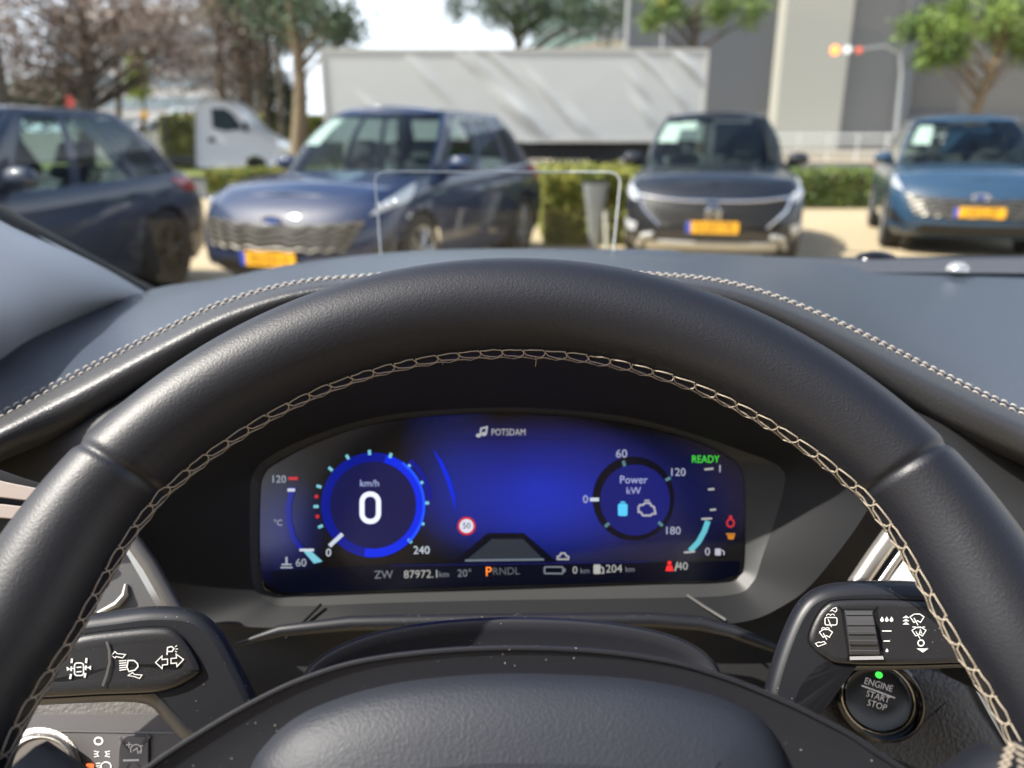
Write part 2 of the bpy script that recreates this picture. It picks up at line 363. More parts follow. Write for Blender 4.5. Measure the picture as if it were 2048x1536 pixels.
    tb = MB(); tb.local = True; v, f_ = text_mesh(plate[1]); tb.add([(x*.066+.022, yp-.0045, zc+y_*.075) for x, y_, _ in v], f_); tb.build('plate_number', M['ink'], pln)
    def wires(S, p0, p1, t0, t1, kind, mname='gwire', rows=7, cols=9):
        b = MB(); b.local = True
        for i in range(rows):
            t = t0+(t1-t0)*(i+.5)/rows; pts = []
            for q in np.linspace(p0(t), p1(t), cols*8+1):
                u = (q-p0(t))/(p1(t)-p0(t)); tt = t+(t1-t0)/rows*.26*math.sin(u*cols*2*math.pi+i*(0 if kind == 'wave' else math.pi))
                P_ = S(q, tt); pts.append(P_+np.array([0, -.014, 0]))
            b.tube(pts, .012 if kind == 'wave' else .004, 5)
        return b.build('grille_mesh', M[mname], root)
    if style == 'kuga':
        patch(B, [(-.42, .42), (.42, .42), (.58, .77), (-.58, .77)], .003, 16, 6).build('grille', M['grille'], root)
        wires(B, lambda t: -.42-.16*(t-.42)/.35, lambda t: .42+.16*(t-.42)/.35, .42, .77, 'wave', rows=5, cols=8)
        patch(B, [(-.44, .06), (.44, .06), (.34, .27), (-.34, .27)], .003, 12, 3).build('lower_intake', M['grille'], root)
        for s in (1, -1):
            hl = patch(B, [(s*.60, .80), (s*1.02, .84), (s*1.05, .98), (s*.74, .90)], .012, 10, 4).build('headlight', M['lamp'], root)
            for p_ in (.70, .80, .90):
                lb = MB(); lb.local = True; c = B(s*p_, .87); lb.grid([[c+np.array([.028*math.cos(a)*math.sin(b_), -.03*math.cos(b_)-.004, .028*math.sin(a)*math.sin(b_)]) for a in np.linspace(0, 2*math.pi, 10, endpoint=False)] for b_ in (.05, .5, 1, 1.57)], cv=True); lb.build('lens', M['lens'], hl)
            patch(B, [(s*.52, .20), (s*.86, .26), (s*.90, .50), (s*.66, .42)], .004, 6, 4).build('fog_recess', M['blackp'], root)
            fb = patch(B, [(s*.50, .13), (s*.86, .18), (s*.88, .24), (s*.56, .20)], .02, 6, 3).build('bumper_blade', pm, root)
        c = B(0, .80); bz = MB(); bz.local = True
        bz.grid([[c+np.array([.085*k_*math.cos(a), -.02+.01*(1-k_), .034*k_*math.sin(a)]) for a in np.linspace(0, 2*math.pi, 24, endpoint=False)] for k_ in (1.15, 1, .85)], cv=True)
        bd = bz.build('badge', M['chrome'], root); bz = MB(); bz.local = True
        bz.add([c+np.array([.072*math.cos(a), -.020, .027*math.sin(a)]) for a in np.linspace(0, 2*math.pi, 24, endpoint=False)], [tuple(range(24))]); bz.build('badge_field', M['badge'], bd)
    if style == 'mg':
        patch(B, [(-.30, .44), (.30, .44), (.56, .80), (-.56, .80)], .003, 16, 6).build('grille', M['grille'], root)
        wires(B, lambda t: -.3-.26*(t-.44)/.36, lambda t: .3+.26*(t-.44)/.36, .44, .80, 'mesh', 'gwire2', rows=8, cols=14)
        fr = MB(); fr.local = True
        for s in (1, -1): fr.tube([B(s*.58, .82)+[0, -.02, 0], B(s*.50, .66)+[0, -.02, 0], B(s*.32, .42)+[0, -.02, 0]], .016, 8)
        fr.tube([B(q, .83)+[0, -.02, 0] for q in np.linspace(-.6, .6, 9)], .014, 8); fr.build('grille_frame', M['chrome'], root)
        for s in (1, -1):
            hl = patch(B, [(s*.60, .74), (s*.98, .82), (s*1.02, .96), (s*.62, .86)], .012, 10, 4).build('headlight', M['lamp'], root)
            for p_ in (.68, .80):
                lb = MB(); lb.local = True; c = B(s*p_, .83); lb.grid([[c+np.array([.03*math.cos(a)*math.sin(b_), -.03*math.cos(b_)-.004, .03*math.sin(a)*math.sin(b_)]) for a in np.linspace(0, 2*math.pi, 10, endpoint=False)] for b_ in (.05, .5, 1, 1.57)], cv=True); lb.build('lens', M['lens'], hl)
            patch(B, [(s*.62, .28), (s*.84, .30), (s*.86, .44), (s*.58, .42)], .012, 6, 4).build('fog_lamp', M['lamp'], root)
        sk = MB(); sk.local = True
        sk.tube([B(q, t)+[0, -.03, 0] for q, t in ((-.62, .02), (-.50, .22), (-.38, .27))], .03, 8); sk.tube([B(q, t)+[0, -.03, 0] for q, t in ((.62, .02), (.50, .22), (.38, .27))], .03, 8)
        patch(B, [(-.5, .0), (.5, .0), (.45, .17), (-.45, .17)], .03, 12, 3, sk); sk.build('skid_plate', mat('skid_silver', (.5, .5, .48), .3, .3), root)
        c = B(0, .66); bz = MB(); bz.local = True
        o8 = [(math.cos(R(22.5+45*i)), math.sin(R(22.5+45*i))) for i in range(8)]
        bz.grid([[c+np.array([.085*k_*x, -y_, .085*k_*z]) for x, z in o8] for k_, y_ in ((1, 0), (1, .03), (.85, .035), (.8, .03))], cv=True)
        bd = bz.build('badge', M['chrome'], root, smooth=False)
        bz = MB(); bz.local = True; bz.add([c+np.array([.07*x, -.028, .07*z]) for x, z in o8], [tuple(range(8))]); bz.build('badge_field', M['blackp'], bd)
        v, f_ = text_mesh('MG'); tb = MB(); tb.local = True; tb.add([(c[0]+x*.055, c[1]-.032, c[2]+y_*.055) for x, y_, _ in v], f_); tb.build('badge_letters', M['chrome'], bd)
        for s in (1, -1):
            rl = MB(); rl.local = True; rl.tube([G(s*1.1, 1)+[0, 0, .04], G(s*1.5, 1)+[0, 0, .06], G(s*1.95, 1)+[0, 0, .04]], .014, 6); rl.build('roof_rail', M['chrome'], root)
    for s in (1, -1):
        patch(B, [(s*1.97, .80), (s*2.45, .80), (s*2.45, .95), (s*1.93, .95)], .01, 6, 3).build('tail_lamp', M['tail'], root)
    if paper:
        for (p0, p1, t0, t1, lb_, nm, ct) in paper:
            pb = patch(G, [(p0, t0), (p1, t0), (p1, t1), (p0, t1)], -.012, 6, 4, None, 0)
            v = np.array(pb.v); cth, sth = math.cos(-th), math.sin(-th); v = np.stack([loc[0]+v[:, 0]*cth-v[:, 1]*sth, loc[1]+v[:, 0]*sth+v[:, 1]*cth, v[:, 2]], 1)
            q = MB(); q.add(v, pb.f); q.add(v-np.array([0, -.002, 0]), pb.f); tag(q.build(nm, M['paper']), lb_, ct)
    return root, B, G, patch
pc = yat(539, 508, 6.25)
car('parked_car', 'blue SUV with wavy grille and yellow plate, parked at an angle nearest the windscreen', (pc[0]-.0, pc[1]), R(20), paint('deep_blue_paint', (.007, .019, .060)), plate=(.40, 'KS-531-V'), group='parked cars facing the windscreen',
    paper=[(-.62, -.36, .42, .86, 'white price sheet behind the windscreen of the nearest blue SUV', 'price_sheet', 'price sheet')])
car('parked_car', 'black SUV with chrome framed grille and silver skid plate in the parked row', (2.05, 8.0), R(13), paint('black_paint', (.006, .008, .012)), H=1.67, style='mg', plate=(.47, 'H-247-TB'), group='parked cars facing the windscreen',
    paper=[(-.66, -.36, .45, .85, 'white price sheet behind the windscreen of the black SUV', 'price_sheet', 'price sheet'), (-.36, -.16, .70, .88, 'small white card beside the price sheet in the black SUV', 'price_card', 'card')])
car('parked_car', 'grey blue SUV with yellow plate at the right end of the parked row', (5.36, 9.0), R(21), paint('steel_blue_paint', (.018, .048, .090)), plate=(.53, 'J-812-ZF'), group='parked cars facing the windscreen',
    paper=[(-.62, -.36, .42, .84, 'white price sheet behind the windscreen of the grey blue SUV', 'price_sheet', 'price sheet')])
lx, ly = -2.98, 8.15; th_l = R(8); Ll = 4.4
car('parked_car', 'dark slate SUV seen from its side at the left edge of the view', (lx-.9*math.cos(th_l)-Ll*math.sin(th_l), ly-Ll*math.cos(th_l)), th_l, paint('slate_paint', (.016, .025, .046)), L=Ll, Wd=.9, H=1.60, alloy='blackp', plate=(.45, 'P-604-KD'), cowl=1.1, group='parked cars facing the windscreen')
# ------------------------------------------------------------------ trees, hedges
def leafmat(name, c1, c2, sc=1.5):
    m = mat(name, c1, .6, var=(sc, c2, .35, .65)); p = m.node_tree.nodes['Principled BSDF']
    p.inputs['Transmission Weight'].default_value = 0; p.inputs['Subsurface Weight'].default_value = 0; return m
M['bark'] = mat('bark_grey', (.07, .055, .04), .9, bump=('noise', 20, .6, .02), var=(6, (.14, .11, .07), .4, .7))
M['bark_pale'] = mat('bark_pale', (.20, .145, .085), .9, var=(5, (.16, .12, .07), .4, .7))
M['leaf_red'] = leafmat('copper_leaves', (.17, .115, .085), (.29, .21, .16)); M['leaf_green'] = leafmat('green_leaves', (.055, .11, .018), (.18, .26, .04))
M['leaf_dark'] = leafmat('dark_leaves', (.02, .04, .016), (.06, .1, .03)); M['leaf_yel'] = leafmat('yellow_green_leaves', (.17, .22, .03), (.34, .38, .06))
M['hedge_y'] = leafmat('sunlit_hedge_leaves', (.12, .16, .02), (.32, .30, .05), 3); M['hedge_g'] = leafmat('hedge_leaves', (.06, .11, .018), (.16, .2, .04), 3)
def leaves(centers, spread, n, size, b=None):
    b = b or MB(); C = np.asarray(centers)[rng.integers(0, len(centers), n)]; P = C+rng.normal(0, 1, (n, 3))*spread
    a = rng.normal(0, 1, (n, 3)); a /= np.linalg.norm(a, axis=1)[:, None]; c = np.cross(a, rng.normal(0, 1, (n, 3))); c /= np.linalg.norm(c, axis=1)[:, None]
    s = size*rng.uniform(.5, 1.2, (n, 1)); v = np.stack([P-a*s, P-c*s*.5, P+a*s, P+c*s*.5], 1).reshape(-1, 3)
    k = len(b.v); b.v += v.tolist(); b.f += [(k+4*i, k+4*i+1, k+4*i+2, k+4*i+3) for i in range(n)]; return b
def tree(name, label, px, Y, tw, crown, lm, n, size, bark='bark', base_px=None, lean=0, group=None, top=None, sub=14, spread=.3):
    base = yat(base_px or px, 285+EYE_H*F/Y, Y); x0 = base[0]; root = thing(name, label, 'tree', (x0, Y, 0), 0, group)
    ctr = [yat(cx, cy, Y) for cx, cy, _, _ in crown]; top = max(c[2] for c in ctr); xt = yat(px+lean, 0, Y)[0]
    b = MB(); mid = lambda t: np.array([x0+(xt-x0)*t+.12*math.sin(t*5+px), Y, top*t])
    b.tube([mid(t) for t in np.linspace(0, 1, 12)], [tw*(1.25-.8*t) if t > 0 else tw*1.6 for t in np.linspace(0, 1, 12)], 10)
    cs = []
    for (cx, cy, rx, ry), c in zip(crown, ctr):
        rX, rZ = rx*Y/F, ry*Y/F
        for i in range(sub):
            u = rng.normal(0, 1, 3); u /= np.linalg.norm(u); u *= rng.uniform(.35, 1)**.6; q = c+u*np.array([rX, max(rX, rZ)*.8, rZ]); cs.append(q)
            if i % 3 == 0:
                st = mid(min(.95, max(.35, (q[2]-.6-.4*abs(q[0]-x0))/top))); b.tube([st, (st+q)/2+[0, 0, .15], q], [tw*.26, tw*.13, tw*.04], 5)
    b.build('trunk', M[bark], root); lb = leaves(cs, spread, n, size); lb.build('crown', lm, root, smooth=False)
    return root
G1 = 'trees along the fence on the left'
tree('tree', 'dark leaning trunk at the left edge of the photo', -5, 27, .30, [(-60, -20, 130, 100)], M['leaf_red'], 1500, .10, base_px=30, lean=-15, group=G1)
tree('tree', 'copper leaved tree with forked trunk behind the slate SUV', 175, 30, .28, [(80, 50, 120, 80), (230, 40, 110, 80), (160, -40, 200, 70), (90, 130, 70, 40), (320, 90, 60, 60)], M['leaf_red'], 11000, .10, lean=-5, group=G1, sub=40, spread=.6)
tree('tree', 'copper leaved tree above the white van cab', 490, 35, .33, [(400, 60, 80, 90), (500, 50, 100, 90), (450, 140, 70, 60), (430, -30, 160, 60)], M['leaf_red'], 9500, .10, group=G1, sub=34, spread=.6)
tree('tree', 'slim dark tree standing between the van cab and the trailer', 535, 37, .24, [(545, 90, 60, 90), (600, 40, 80, 50), (560, 190, 40, 40)], M['leaf_dark'], 7000, .11, group=G1)
tree('tree', 'slim bare stemmed tree just right of the copper tree behind the van', 515, 40, .17, [(520, -20, 50, 40), (500, 20, 40, 30)], M['leaf_dark'], 1400, .10, group=G1)
tree('tree', 'slim dark trunk rising directly above the van bonnet', 560, 33, .14, [(565, -20, 50, 40), (575, 40, 30, 40)], M['leaf_dark'], 1400, .09, group=G1)
tree('tree', 'thin dark trunk between the copper tree and the conifer', 232, 36, .14, [(240, -10, 50, 30), (215, 40, 40, 40)], M['leaf_red'], 1800, .09, group=G1)
tree('tree', 'tree with sunlit tan trunk beside the trailer doors', 583, 25, .24, [(640, 25, 110, 45), (540, 5, 90, 40), (690, 55, 45, 20)], M['leaf_dark'], 3200, .09, bark='bark_pale', base_px=603, group=G1)
tree('tree', 'green topped tree behind the copper trees near the trailer', 440, 42, .25, [(560, -5, 90, 40), (470, 0, 70, 30)], M['leaf_green'], 2600, .12, group=G1)
tree('conifer', 'small yellow green cone shaped tree beyond the fence', 276, 48, .1, [(276, 170, 24, 16), (276, 145, 16, 16), (276, 120, 8, 14)], M['leaf_yel'], 3000, .12, group=None, spread=.22)
tree('tree', 'dark leaved tree rising behind the middle of the trailer', 1036, 40, .32, [(1020, 15, 80, 45), (1100, 20, 70, 45), (960, -5, 80, 35), (1190, 15, 70, 50)], M['leaf_dark'], 10000, .10, sub=22, spread=.34)
tree('tree', 'leafy tree above the right end of the trailer', 1396, 33, .24, [(1390, 10, 80, 35), (1330, 30, 40, 30), (1480, 20, 50, 25)], M['leaf_green'], 4200, .09, base_px=1392, spread=.22)
tree('tree', 'young bright green tree with pale trunk behind the grey blue SUV', 1945, 19, .13, [(1950, 30, 110, 45), (1860, 60, 60, 30), (2040, 70, 50, 50), (1880, 110, 50, 14), (1990, 0, 120, 40)], M['leaf_green'], 7000, .065, bark='bark_pale', base_px=1910, lean=70, spread=.14)
bm = leaves([yat(x, 205+rng.uniform(-22, 20), 75) for x in range(20, 150, 8)], 1.0, 2500, .35); tag(bm.build('shrub_mass', M['leaf_dark'], smooth=False), 'distant dark green shrubbery beyond the copper tree', kind='stuff')
def hedge(label, x0, x1, y0, y1, h, m, n, size=.035, group=None):
    b = MB(); k = 14
    core = MB(); g_ = []
    root = thing('hedge', label, 'hedge', ((x0+x1)/2, (y0+y1)/2, 0), 0, group)
    core.box(x0+.06, x1-.06, y0+.06, y1-.06, 0, h-.07); core.build('branches', M['bark'], root, smooth=False)
    P = rng.uniform(0, 1, (n, 3)); P = np.array([x0, y0, 0])+P*np.array([x1-x0, y1-y0, h]); fc = rng.random(n)
    P[fc < .45, 1] = y0+rng.normal(0, .04, (fc < .45).sum()); P[(fc >= .45) & (fc < .8), 2] = h+rng.normal(0, .03, ((fc >= .45) & (fc < .8)).sum())
    P[(fc >= .8) & (fc < .9), 0] = x0+.02; P[fc >= .9, 0] = x1-.02
    lb = leaves([[0, 0, 0]], 0, n, size); v = np.array(lb.v).reshape(n, 4, 3)+P[:, None]; lb.v = v.reshape(-1, 3).tolist(); lb.build('foliage', m, root, smooth=False)
hedge('yellow green clipped hedge between the two middle cars', .42, 1.95, 10.3, 13.5, .92, M['hedge_y'], 12000, .045)
hedge('low green hedge between the black SUV and the grey blue SUV', 4.2, 12, 16.2, 17.6, .74, M['hedge_g'], 14000, .05)
hedge('sunny yellow green hedge behind the bar fence', -17, -8.6, 39, 41, 2.5, M['hedge_y'], 9000, .13)
hedge('low green hedge glimpsed above the bonnet of the angled blue SUV', -7.9, -3.2, 20.5, 21.5, .62, M['hedge_y'], 6000, .06)
# ------------------------------------------------------------------ trailer
M['tarp'] = mat('grey_tarpaulin', (.46, .47, .46), .55, bump=('noise', 1.2, .2, .05), var=(1.2, (.46, .47, .46), .35, .7)); M['trailw'] = mat('trailer_frame', (.45, .44, .41), .5); M['chassis'] = mat('dark_chassis', (.02, .02, .022), .6)
Yt = 22.0; xl, xr = yat(640, 90, Yt)[0], yat(1417, 90, Yt)[0]; zt, zb = yat(1000, 97, Yt)[2], yat(1000, 284, Yt)[2]
tr = thing('truck_trailer', 'long box trailer with pale grey tarpaulin sides parked across the background', 'trailer', ((xl+xr)/2, Yt+1.2, 0))
xl2 = yat(598, 100, Yt+2.55)[0]+.02
b = MB(); nx = 260; st_ = [(rng.uniform(xl-1, xr), rng.uniform(.15, .95), rng.uniform(.25, .6), rng.uniform(.05, .09), rng.uniform(.8, 1.15)) for _ in range(22)]
def sun_streak(x, z):  # ridges shaped to stand in for sun streaks falling across the tarpaulin
    d = 0
    for sx, sz, ln, wd, sl_ in st_:
        u = z-(zb+(zt-zb)*sz); xx = x-(sx-u*sl_); d += .055*math.exp(-(xx/(wd if xx < 0 else wd*2.6))**2-(u/(ln*1.3))**2)
    return d
g_ = [[(xl+(xr-xl)*i/nx, Yt+.02-sun_streak(xl+(xr-xl)*i/nx, zb+.08+(zt-zb-.16)*j/40), zb+.08+(zt-zb-.16)*j/40) for j in range(41)] for i in range(nx+1)]; b.grid(g_); b.build('tarpaulin_side', M['tarp'], tr)
b = MB(); b.box(xl-.02, xr+.02, Yt-.01, Yt+2.55, zt-.08, zt); b.box(xl-.02, xr+.02, Yt-.015, Yt+2.55, zb, zb+.08); b.box(xl-.03, xl+.05, Yt-.02, Yt+.05, zb+.08, zt-.08); b.box(xr-.05, xr+.03, Yt-.02, Yt+.05, zb+.08, zt-.08); b.build('frame', M['trailw'], tr, smooth=False)
b = MB(); b.add([(xl, Yt+.05, zb+.08), (xl-.0, Yt+2.5, zb+.08), (xl, Yt+2.5, zt-.08), (xl, Yt+.05, zt-.08)], [(0, 1, 2, 3)]); 
for k in range(4): b.tube([(xl-.03, Yt+.35+k*.6, zb+.1), (xl-.03, Yt+.35+k*.6, zt-.1)], .025, 6)
b.build('rear_door', M['trailw'], tr)
b = MB(); b.box(xl+.6, xr-.3, Yt+.5, Yt+2, .85, zb-.01); b.box(xl+3.5, xl+5.5, Yt+.15, Yt+.5, .45, 1.0)
for i in range(9): b.box(xl+6+i*.17, xl+6.08+i*.17, Yt+.25, Yt+.35, .55, 1.2)
b.build('chassis', M['chassis'], tr, smooth=False)
for x in (xl+1.6, xl+2.9, xr-1.2, xr-2.6):
    b = MB(); b.grid([[(x+rr*math.cos(a), Yt+yy, .5+rr*math.sin(a)) for rr, yy in ((.05, .2), (.3, .2), (.32, .12), (.48, .1), (.5, .14), (.5, .4))] for a in np.linspace(0, 2*math.pi, 24, endpoint=False)], cu=True); b.build('wheel', M['tyre'], tr)
# ------------------------------------------------------------------ white van cab
Yv = 30.0; vn = thing('van', 'white van cab with sloping bonnet parked behind the slate SUV', 'van', (yat(470, 300, Yv)[0], Yv+1, 0))
M['white'] = mat('white_paint', (.7, .7, .68), .3, coat=.6); M['vglass'] = mat('dark_window', (.03, .045, .05), .08, coat=.5)
prof = [(392, 322), (392, 214), (400, 200), (430, 197), (458, 205), (478, 224), (500, 252), (528, 270), (552, 284), (560, 300), (556, 324), (536, 334), (528, 318), (510, 310), (492, 318), (484, 334), (400, 334)]
C_ = cat_interp([(p[0], p[1]) for p in prof], 90, True); pts = np.array([yat(x, y, Yv) for x, y in C_]); cx_, cz_ = pts[:, 0].mean(), pts[:, 2].mean(); g_ = []
for yy, kk in ((0.12, .93), (.03, .985), (0, .95), (0.0, 1.0), (.0, 1.0), (1.9, 1.0), (1.97, .985), (2.0, .93)):
    tum = 0; g_.append([(cx_+(p[0]-cx_)*kk, Yv+yy, cz_+(p[2]-cz_)*kk) for p in pts])
g_ = [g_[2-0] if i == 99 else g_[i] for i in (0, 1, 3, 5, 6, 7)]
b = MB(); b.grid(g_, cv=True); n_ = len(pts); b.f.append(tuple(range(n_))[::-1]); b.f.append(tuple(range(5*n_, 6*n_))); b.build('cab', M['white'], vn)
def vslab(name, poly, y, m, par=vn, t=.03):
    b = MB(); P_ = [yat(x, y_, Yv) for x, y_ in poly]; P_ = [(p[0], Yv+y, p[2]) for p in P_]; Q_ = [(p[0], Yv+y-t, p[2]) for p in P_]; b.grid([P_, Q_], cv=True); k = len(P_); b.f.append(tuple(range(k, 2*k))); return b.build(name, m, par, smooth=False)
vslab('side_window', [(420, 217), (447, 216), (462, 226), (476, 244), (484, 258), (450, 262), (424, 256)], .11, M['vglass'])
vslab('door_handle', [(415, 276), (428, 275), (428, 283), (415, 284)], .11, M['chassis']); vslab('wing_mirror', [(485, 244), (495, 244), (497, 262), (488, 264)], .0, M['chassis'])
for px in (510,):
    c = yat(px, 334, Yv); b = MB(); b.grid([[(c[0]+rr*math.cos(a), Yv+yy, .37+rr*math.sin(a)) for rr, yy in ((.02, .12), (.2, .12), (.22, .05), (.36, .04), (.37, .1), (.37, .4))] for a in np.linspace(0, 2*math.pi, 24, endpoint=False)], cu=True); b.build('wheel', M['tyre'], vn)
b = MB(); b.box(yat(250, 0, Yv)[0], yat(392, 0, Yv)[0], Yv+.3, Yv+1.7, .55, .75); b.build('chassis', M['chassis'], vn, smooth=False)
# ------------------------------------------------------------------ fence, signs, bin, posts
M['iron'] = mat('dark_iron', (.03, .03, .03), .5); xf0, xf1 = yat(240, 250, 37)[0], yat(606, 250, 37)[0]
fn = thing('bar_fence', 'dark metal bar fence behind the white van', 'fence', ((xf0+xf1)/2, 37, 0)); b = MB()
for z in (.3, 2.2): b.box(xf0, xf1, 36.98, 37.02, z, z+.05)
b.build('rail', M['iron'], fn, smooth=False); b = MB(); x = xf0
while x < xf1: b.box(x, x+.03, 37.03, 37.06, .05, 2.45); x += .16
b.build('bars', M['iron'], fn, smooth=False)
for x in np.linspace(xf0, xf1, 5): b = MB(); b.box(x-.05, x+.05, 36.9, 36.97, 0, 2.5); b.build('post', M['iron'], fn, smooth=False)
M['grey'] = mat('grey_metal', (.36, .37, .36), .45, .2); c0 = gat(1190, 505)
bn = thing('litter_bin', 'grey litter bin flaring towards its top, beside the black SUV', 'bin', (c0[0], c0[1], 0)); b = MB(); Yb = c0[1]; sc = Yb/F
hw = [(0, 9), (.12, 10), (.45, 16), (.78, 24), (.82, 25), (.82, 22)]
b.grid([[(c0[0]+w_*sc*math.copysign(abs(math.cos(a))**.4, math.cos(a)), Yb+.12+w_*sc*.7*math.copysign(abs(math.sin(a))**.4, math.sin(a)), z) for a in np.linspace(0, 2*math.pi, 32, endpoint=False)] for z, w_ in hw], cv=True); b.build('body', M['grey'], bn)
b = MB(); b.box(c0[0]-22*sc, c0[0]+22*sc, Yb+.05, Yb+.2, .821, .84); b.build('lid', M['iron'], bn, smooth=False)
c1 = gat(1214, 512); b = MB(); b.tube([(c1[0], c1[1], 0), (c1[0]-.02, c1[1], .3), (c1[0]-.035, c1[1], .52)], [.03, .028, .026], 10); tag(b.build('marker_post', mat('pale_post', (.6, .58, .5), .6)), 'short pale leaning post in front of the litter bin', 'post')
def sign(name, label, px, py, Y, s, shape, m1, m2, cat='sign'):
    c = yat(px, py, Y); r = thing(name, label, cat, (c[0], Y, 0)); b = MB(); b.tube([(c[0], Y+.05, 0), (c[0], Y+.05, c[2])], .04, 6); b.build('post', M['grey'], r)
    o = [(math.cos(a), math.sin(a)) for a in ([R(90), R(210), R(330)] if shape == 3 else np.linspace(0, 2*math.pi, 20, endpoint=False))]
    for k, m, y in ((1, m1, 0), (.66, m2, -.012)):
        b = MB(); b.grid([[(c[0]+s*k*x, Y+y, c[2]+s*k*z) for x, z in o], [(c[0]+s*k*x, Y+y-.01, c[2]+s*k*z) for x, z in o]], cv=True); n_ = len(o); b.f.append(tuple(range(n_, 2*n_))); b.build('plate' if k == 1 else 'plate_face', m, r, smooth=False)
M['orange'] = mat('orange_sign', (.8, .3, .02), .5); M['yelsign'] = mat('yellow_sign', (.8, .5, .05), .5); M['redsign'] = mat('red_sign', (.6, .05, .05), .5)
sign('warning_sign', 'small orange and yellow triangular warning sign beyond the fence', 289, 230, 38.5, .32, 3, M['orange'], M['yelsign'])
sign('road_sign', 'small round red sign beyond the slate SUV', 140, 203, 45, .3, 0, M['redsign'], M['redsign'])
for px, pyb, Y, cl, nm, lb in ((345, 236, 58, (.65, .65, .65), 'white_far_paint', 'small white car far away behind the bar fence'), (372, 234, 64, (.5, .06, .04), 'red_far_paint', 'small red car far away behind the bar fence'), (312, 236, 70, (.55, .5, .5), 'silver_far_paint', 'small silver car far away behind the bar fence')):
    c = yat(px, pyb, Y); rt = car('parked_car', lb, (c[0]-2, Y), R(75), paint(nm, cl), far=True, group='distant cars beyond the fence')[0]; rt.location.z = 2.0
sheet('far_car_park', -60, -9, 55, 90, 2.0, M['asphalt'])
b = MB(); b.box(-60, -9, 54.6, 55, 0, 1.99); tag(b.build('retaining_wall', M['concrete'], smooth=False), 'low pale retaining wall below the far car park', 'wall')
# ------------------------------------------------------------------ buildings
def corr(name, c, c2, per=.35):
    m = mat(name, c, .6); n = m.node_tree.nodes; l = m.node_tree.links; tc = n.new('ShaderNodeTexCoord'); wv = n.new('ShaderNodeTexWave'); wv.bands_direction = 'Z'; wv.inputs['Scale'].default_value = .35/per; wv.wave_profile = 'SIN'; wv.inputs['Distortion'].default_value = .15
    r = n.new('ShaderNodeValToRGB'); r.color_ramp.elements[0].color = (*c2, 1); r.color_ramp.elements[1].color = (*c, 1); l.new(tc.outputs['Object'], wv.inputs['Vector']); l.new(wv.outputs['Fac'], r.inputs[0]); l.new(r.outputs[0], n['Principled BSDF'].inputs['Base Color']); return m
M['wdark'] = corr('dark_cladding', (.125, .13, .14), (.06, .064, .07)); M['wlight'] = corr('lit_pale_cladding', (.36, .35, .30), (.33, .32, .28)); M['wmid'] = corr('grey_cladding', (.17, .168, .158), (.15, .148, .138)); M['wbrown'] = corr('brown_grey_cladding', (.13, .12, .108), (.105, .10, .088))  # how brightly each wall is lit is put into its cladding colour
X = lambda px, Y, py=150: yat(px, py, Y)[0]
wh = thing('warehouse', 'large warehouse with grey corrugated cladding and one tall bay coloured pale as if lit', 'building', (X(1600, 70), 75, 0))
for nm, x0, x1, y, m in (('corrugated_wall', X(1236, 70), X(1562, 70), 70, 'wdark'), ('lit_bay', X(1560, 68), X(1692, 68), 68, 'wlight'), ('grey_wall', X(1692, 69), X(1812, 69), 69, 'wmid'), ('brown_grey_wall', X(1812, 69.6), 75, 69.6, 'wbrown')):
    b = MB(); b.box(x0, x1, y, y+20, 0, 24); b.build(nm, M[m], wh, smooth=False)
b = MB(); b.box(X(1800, 68.8), X(1825, 68.8), 68.6, 69.59, 2, 24); b.build('drainpipe_casing', M['wdark'], wh, smooth=False)
b = MB(); b.box(X(1828, 69), 75, 68.9, 69.59, 2.8, 3.6); b.build('loading_canopy', M['wdark'], wh, smooth=False)
b = MB(); b.box(X(1555, 62), 70, 61.5, 67.9, 0, .75); tag(b.build('loading_platform', M['concrete'], smooth=False), 'pale concrete loading platform in front of the warehouse', 'platform')
rl = thing('guard_rail', 'white guard rail along the loading platform', 'railing', (X(1640, 61), 61, 0))
b = MB(); x0, x1 = X(1550, 60), X(2060, 60)
for z in (1.25, 1.75): b.box(x0, x1, 59.95, 60.05, z, z+.16)
b.build('rail', M['white'], rl, smooth=False)
for x in np.arange(x0, x1, 2.2): b = MB(); b.box(x, x+.12, 60.06, 60.16, 0, 1.95); b.build('post', M['white'], rl, smooth=False)
M['officew'] = mat('office_white', (.5, .5, .5), .6); M['officeg'] = mat('office_glass', (.22, .27, .3), .2, .2)
of = thing('office_building', 'pale office block with long window bands behind the copper trees', 'building', (-53, 125, 0)); b = MB(); b.box(-66, -41, 120, 140, 0, 19.5); b.build('wall', M['officew'], of, smooth=False)
for z in (3, 6, 9, 12, 15): b = MB(); b.box(-65.5, -41.5, 119.9, 119.99, z, z+1.6); b.build('window_band', M['officeg'], of, smooth=False)
of = thing('office_building', 'pale green glass block rising behind the trailer roof', 'building', (6, 112, 0)); b = MB(); b.box(3, 12.6, 110, 120, 0, 21); b.build('wall', mat('green_glass', (.36, .5, .45), .25), of, smooth=False)
for z in np.arange(2, 20, 2.6): b = MB(); b.box(3, 12.6, 109.85, 109.99, z, z+.35); b.build('floor_band', M['officew'], of, smooth=False)
sd = MB(); y0 = 42; xa, xb, xc, xd = X(1105, y0), X(1205, y0), X(1243, y0), X(1262, y0); za, zb_ = yat(1100, 100, y0)[2], yat(1200, 80, y0)[2]
P_ = [(xa, za), (xb, zb_), (xc, zb_), (xd, zb_-.5), (xd, 0), (xa, 0)]; sd.grid([[(x, y0, z) for x, z in P_], [(x, y0+9, z) for x, z in P_]], cv=True); sd.f.append((0, 1, 2, 3, 4, 5)); tag(sd.build('shed', mat('beige_shed', (.55, .5, .42), .7), smooth=False), 'beige flat roofed shed peeping above the trailer', 'shed')
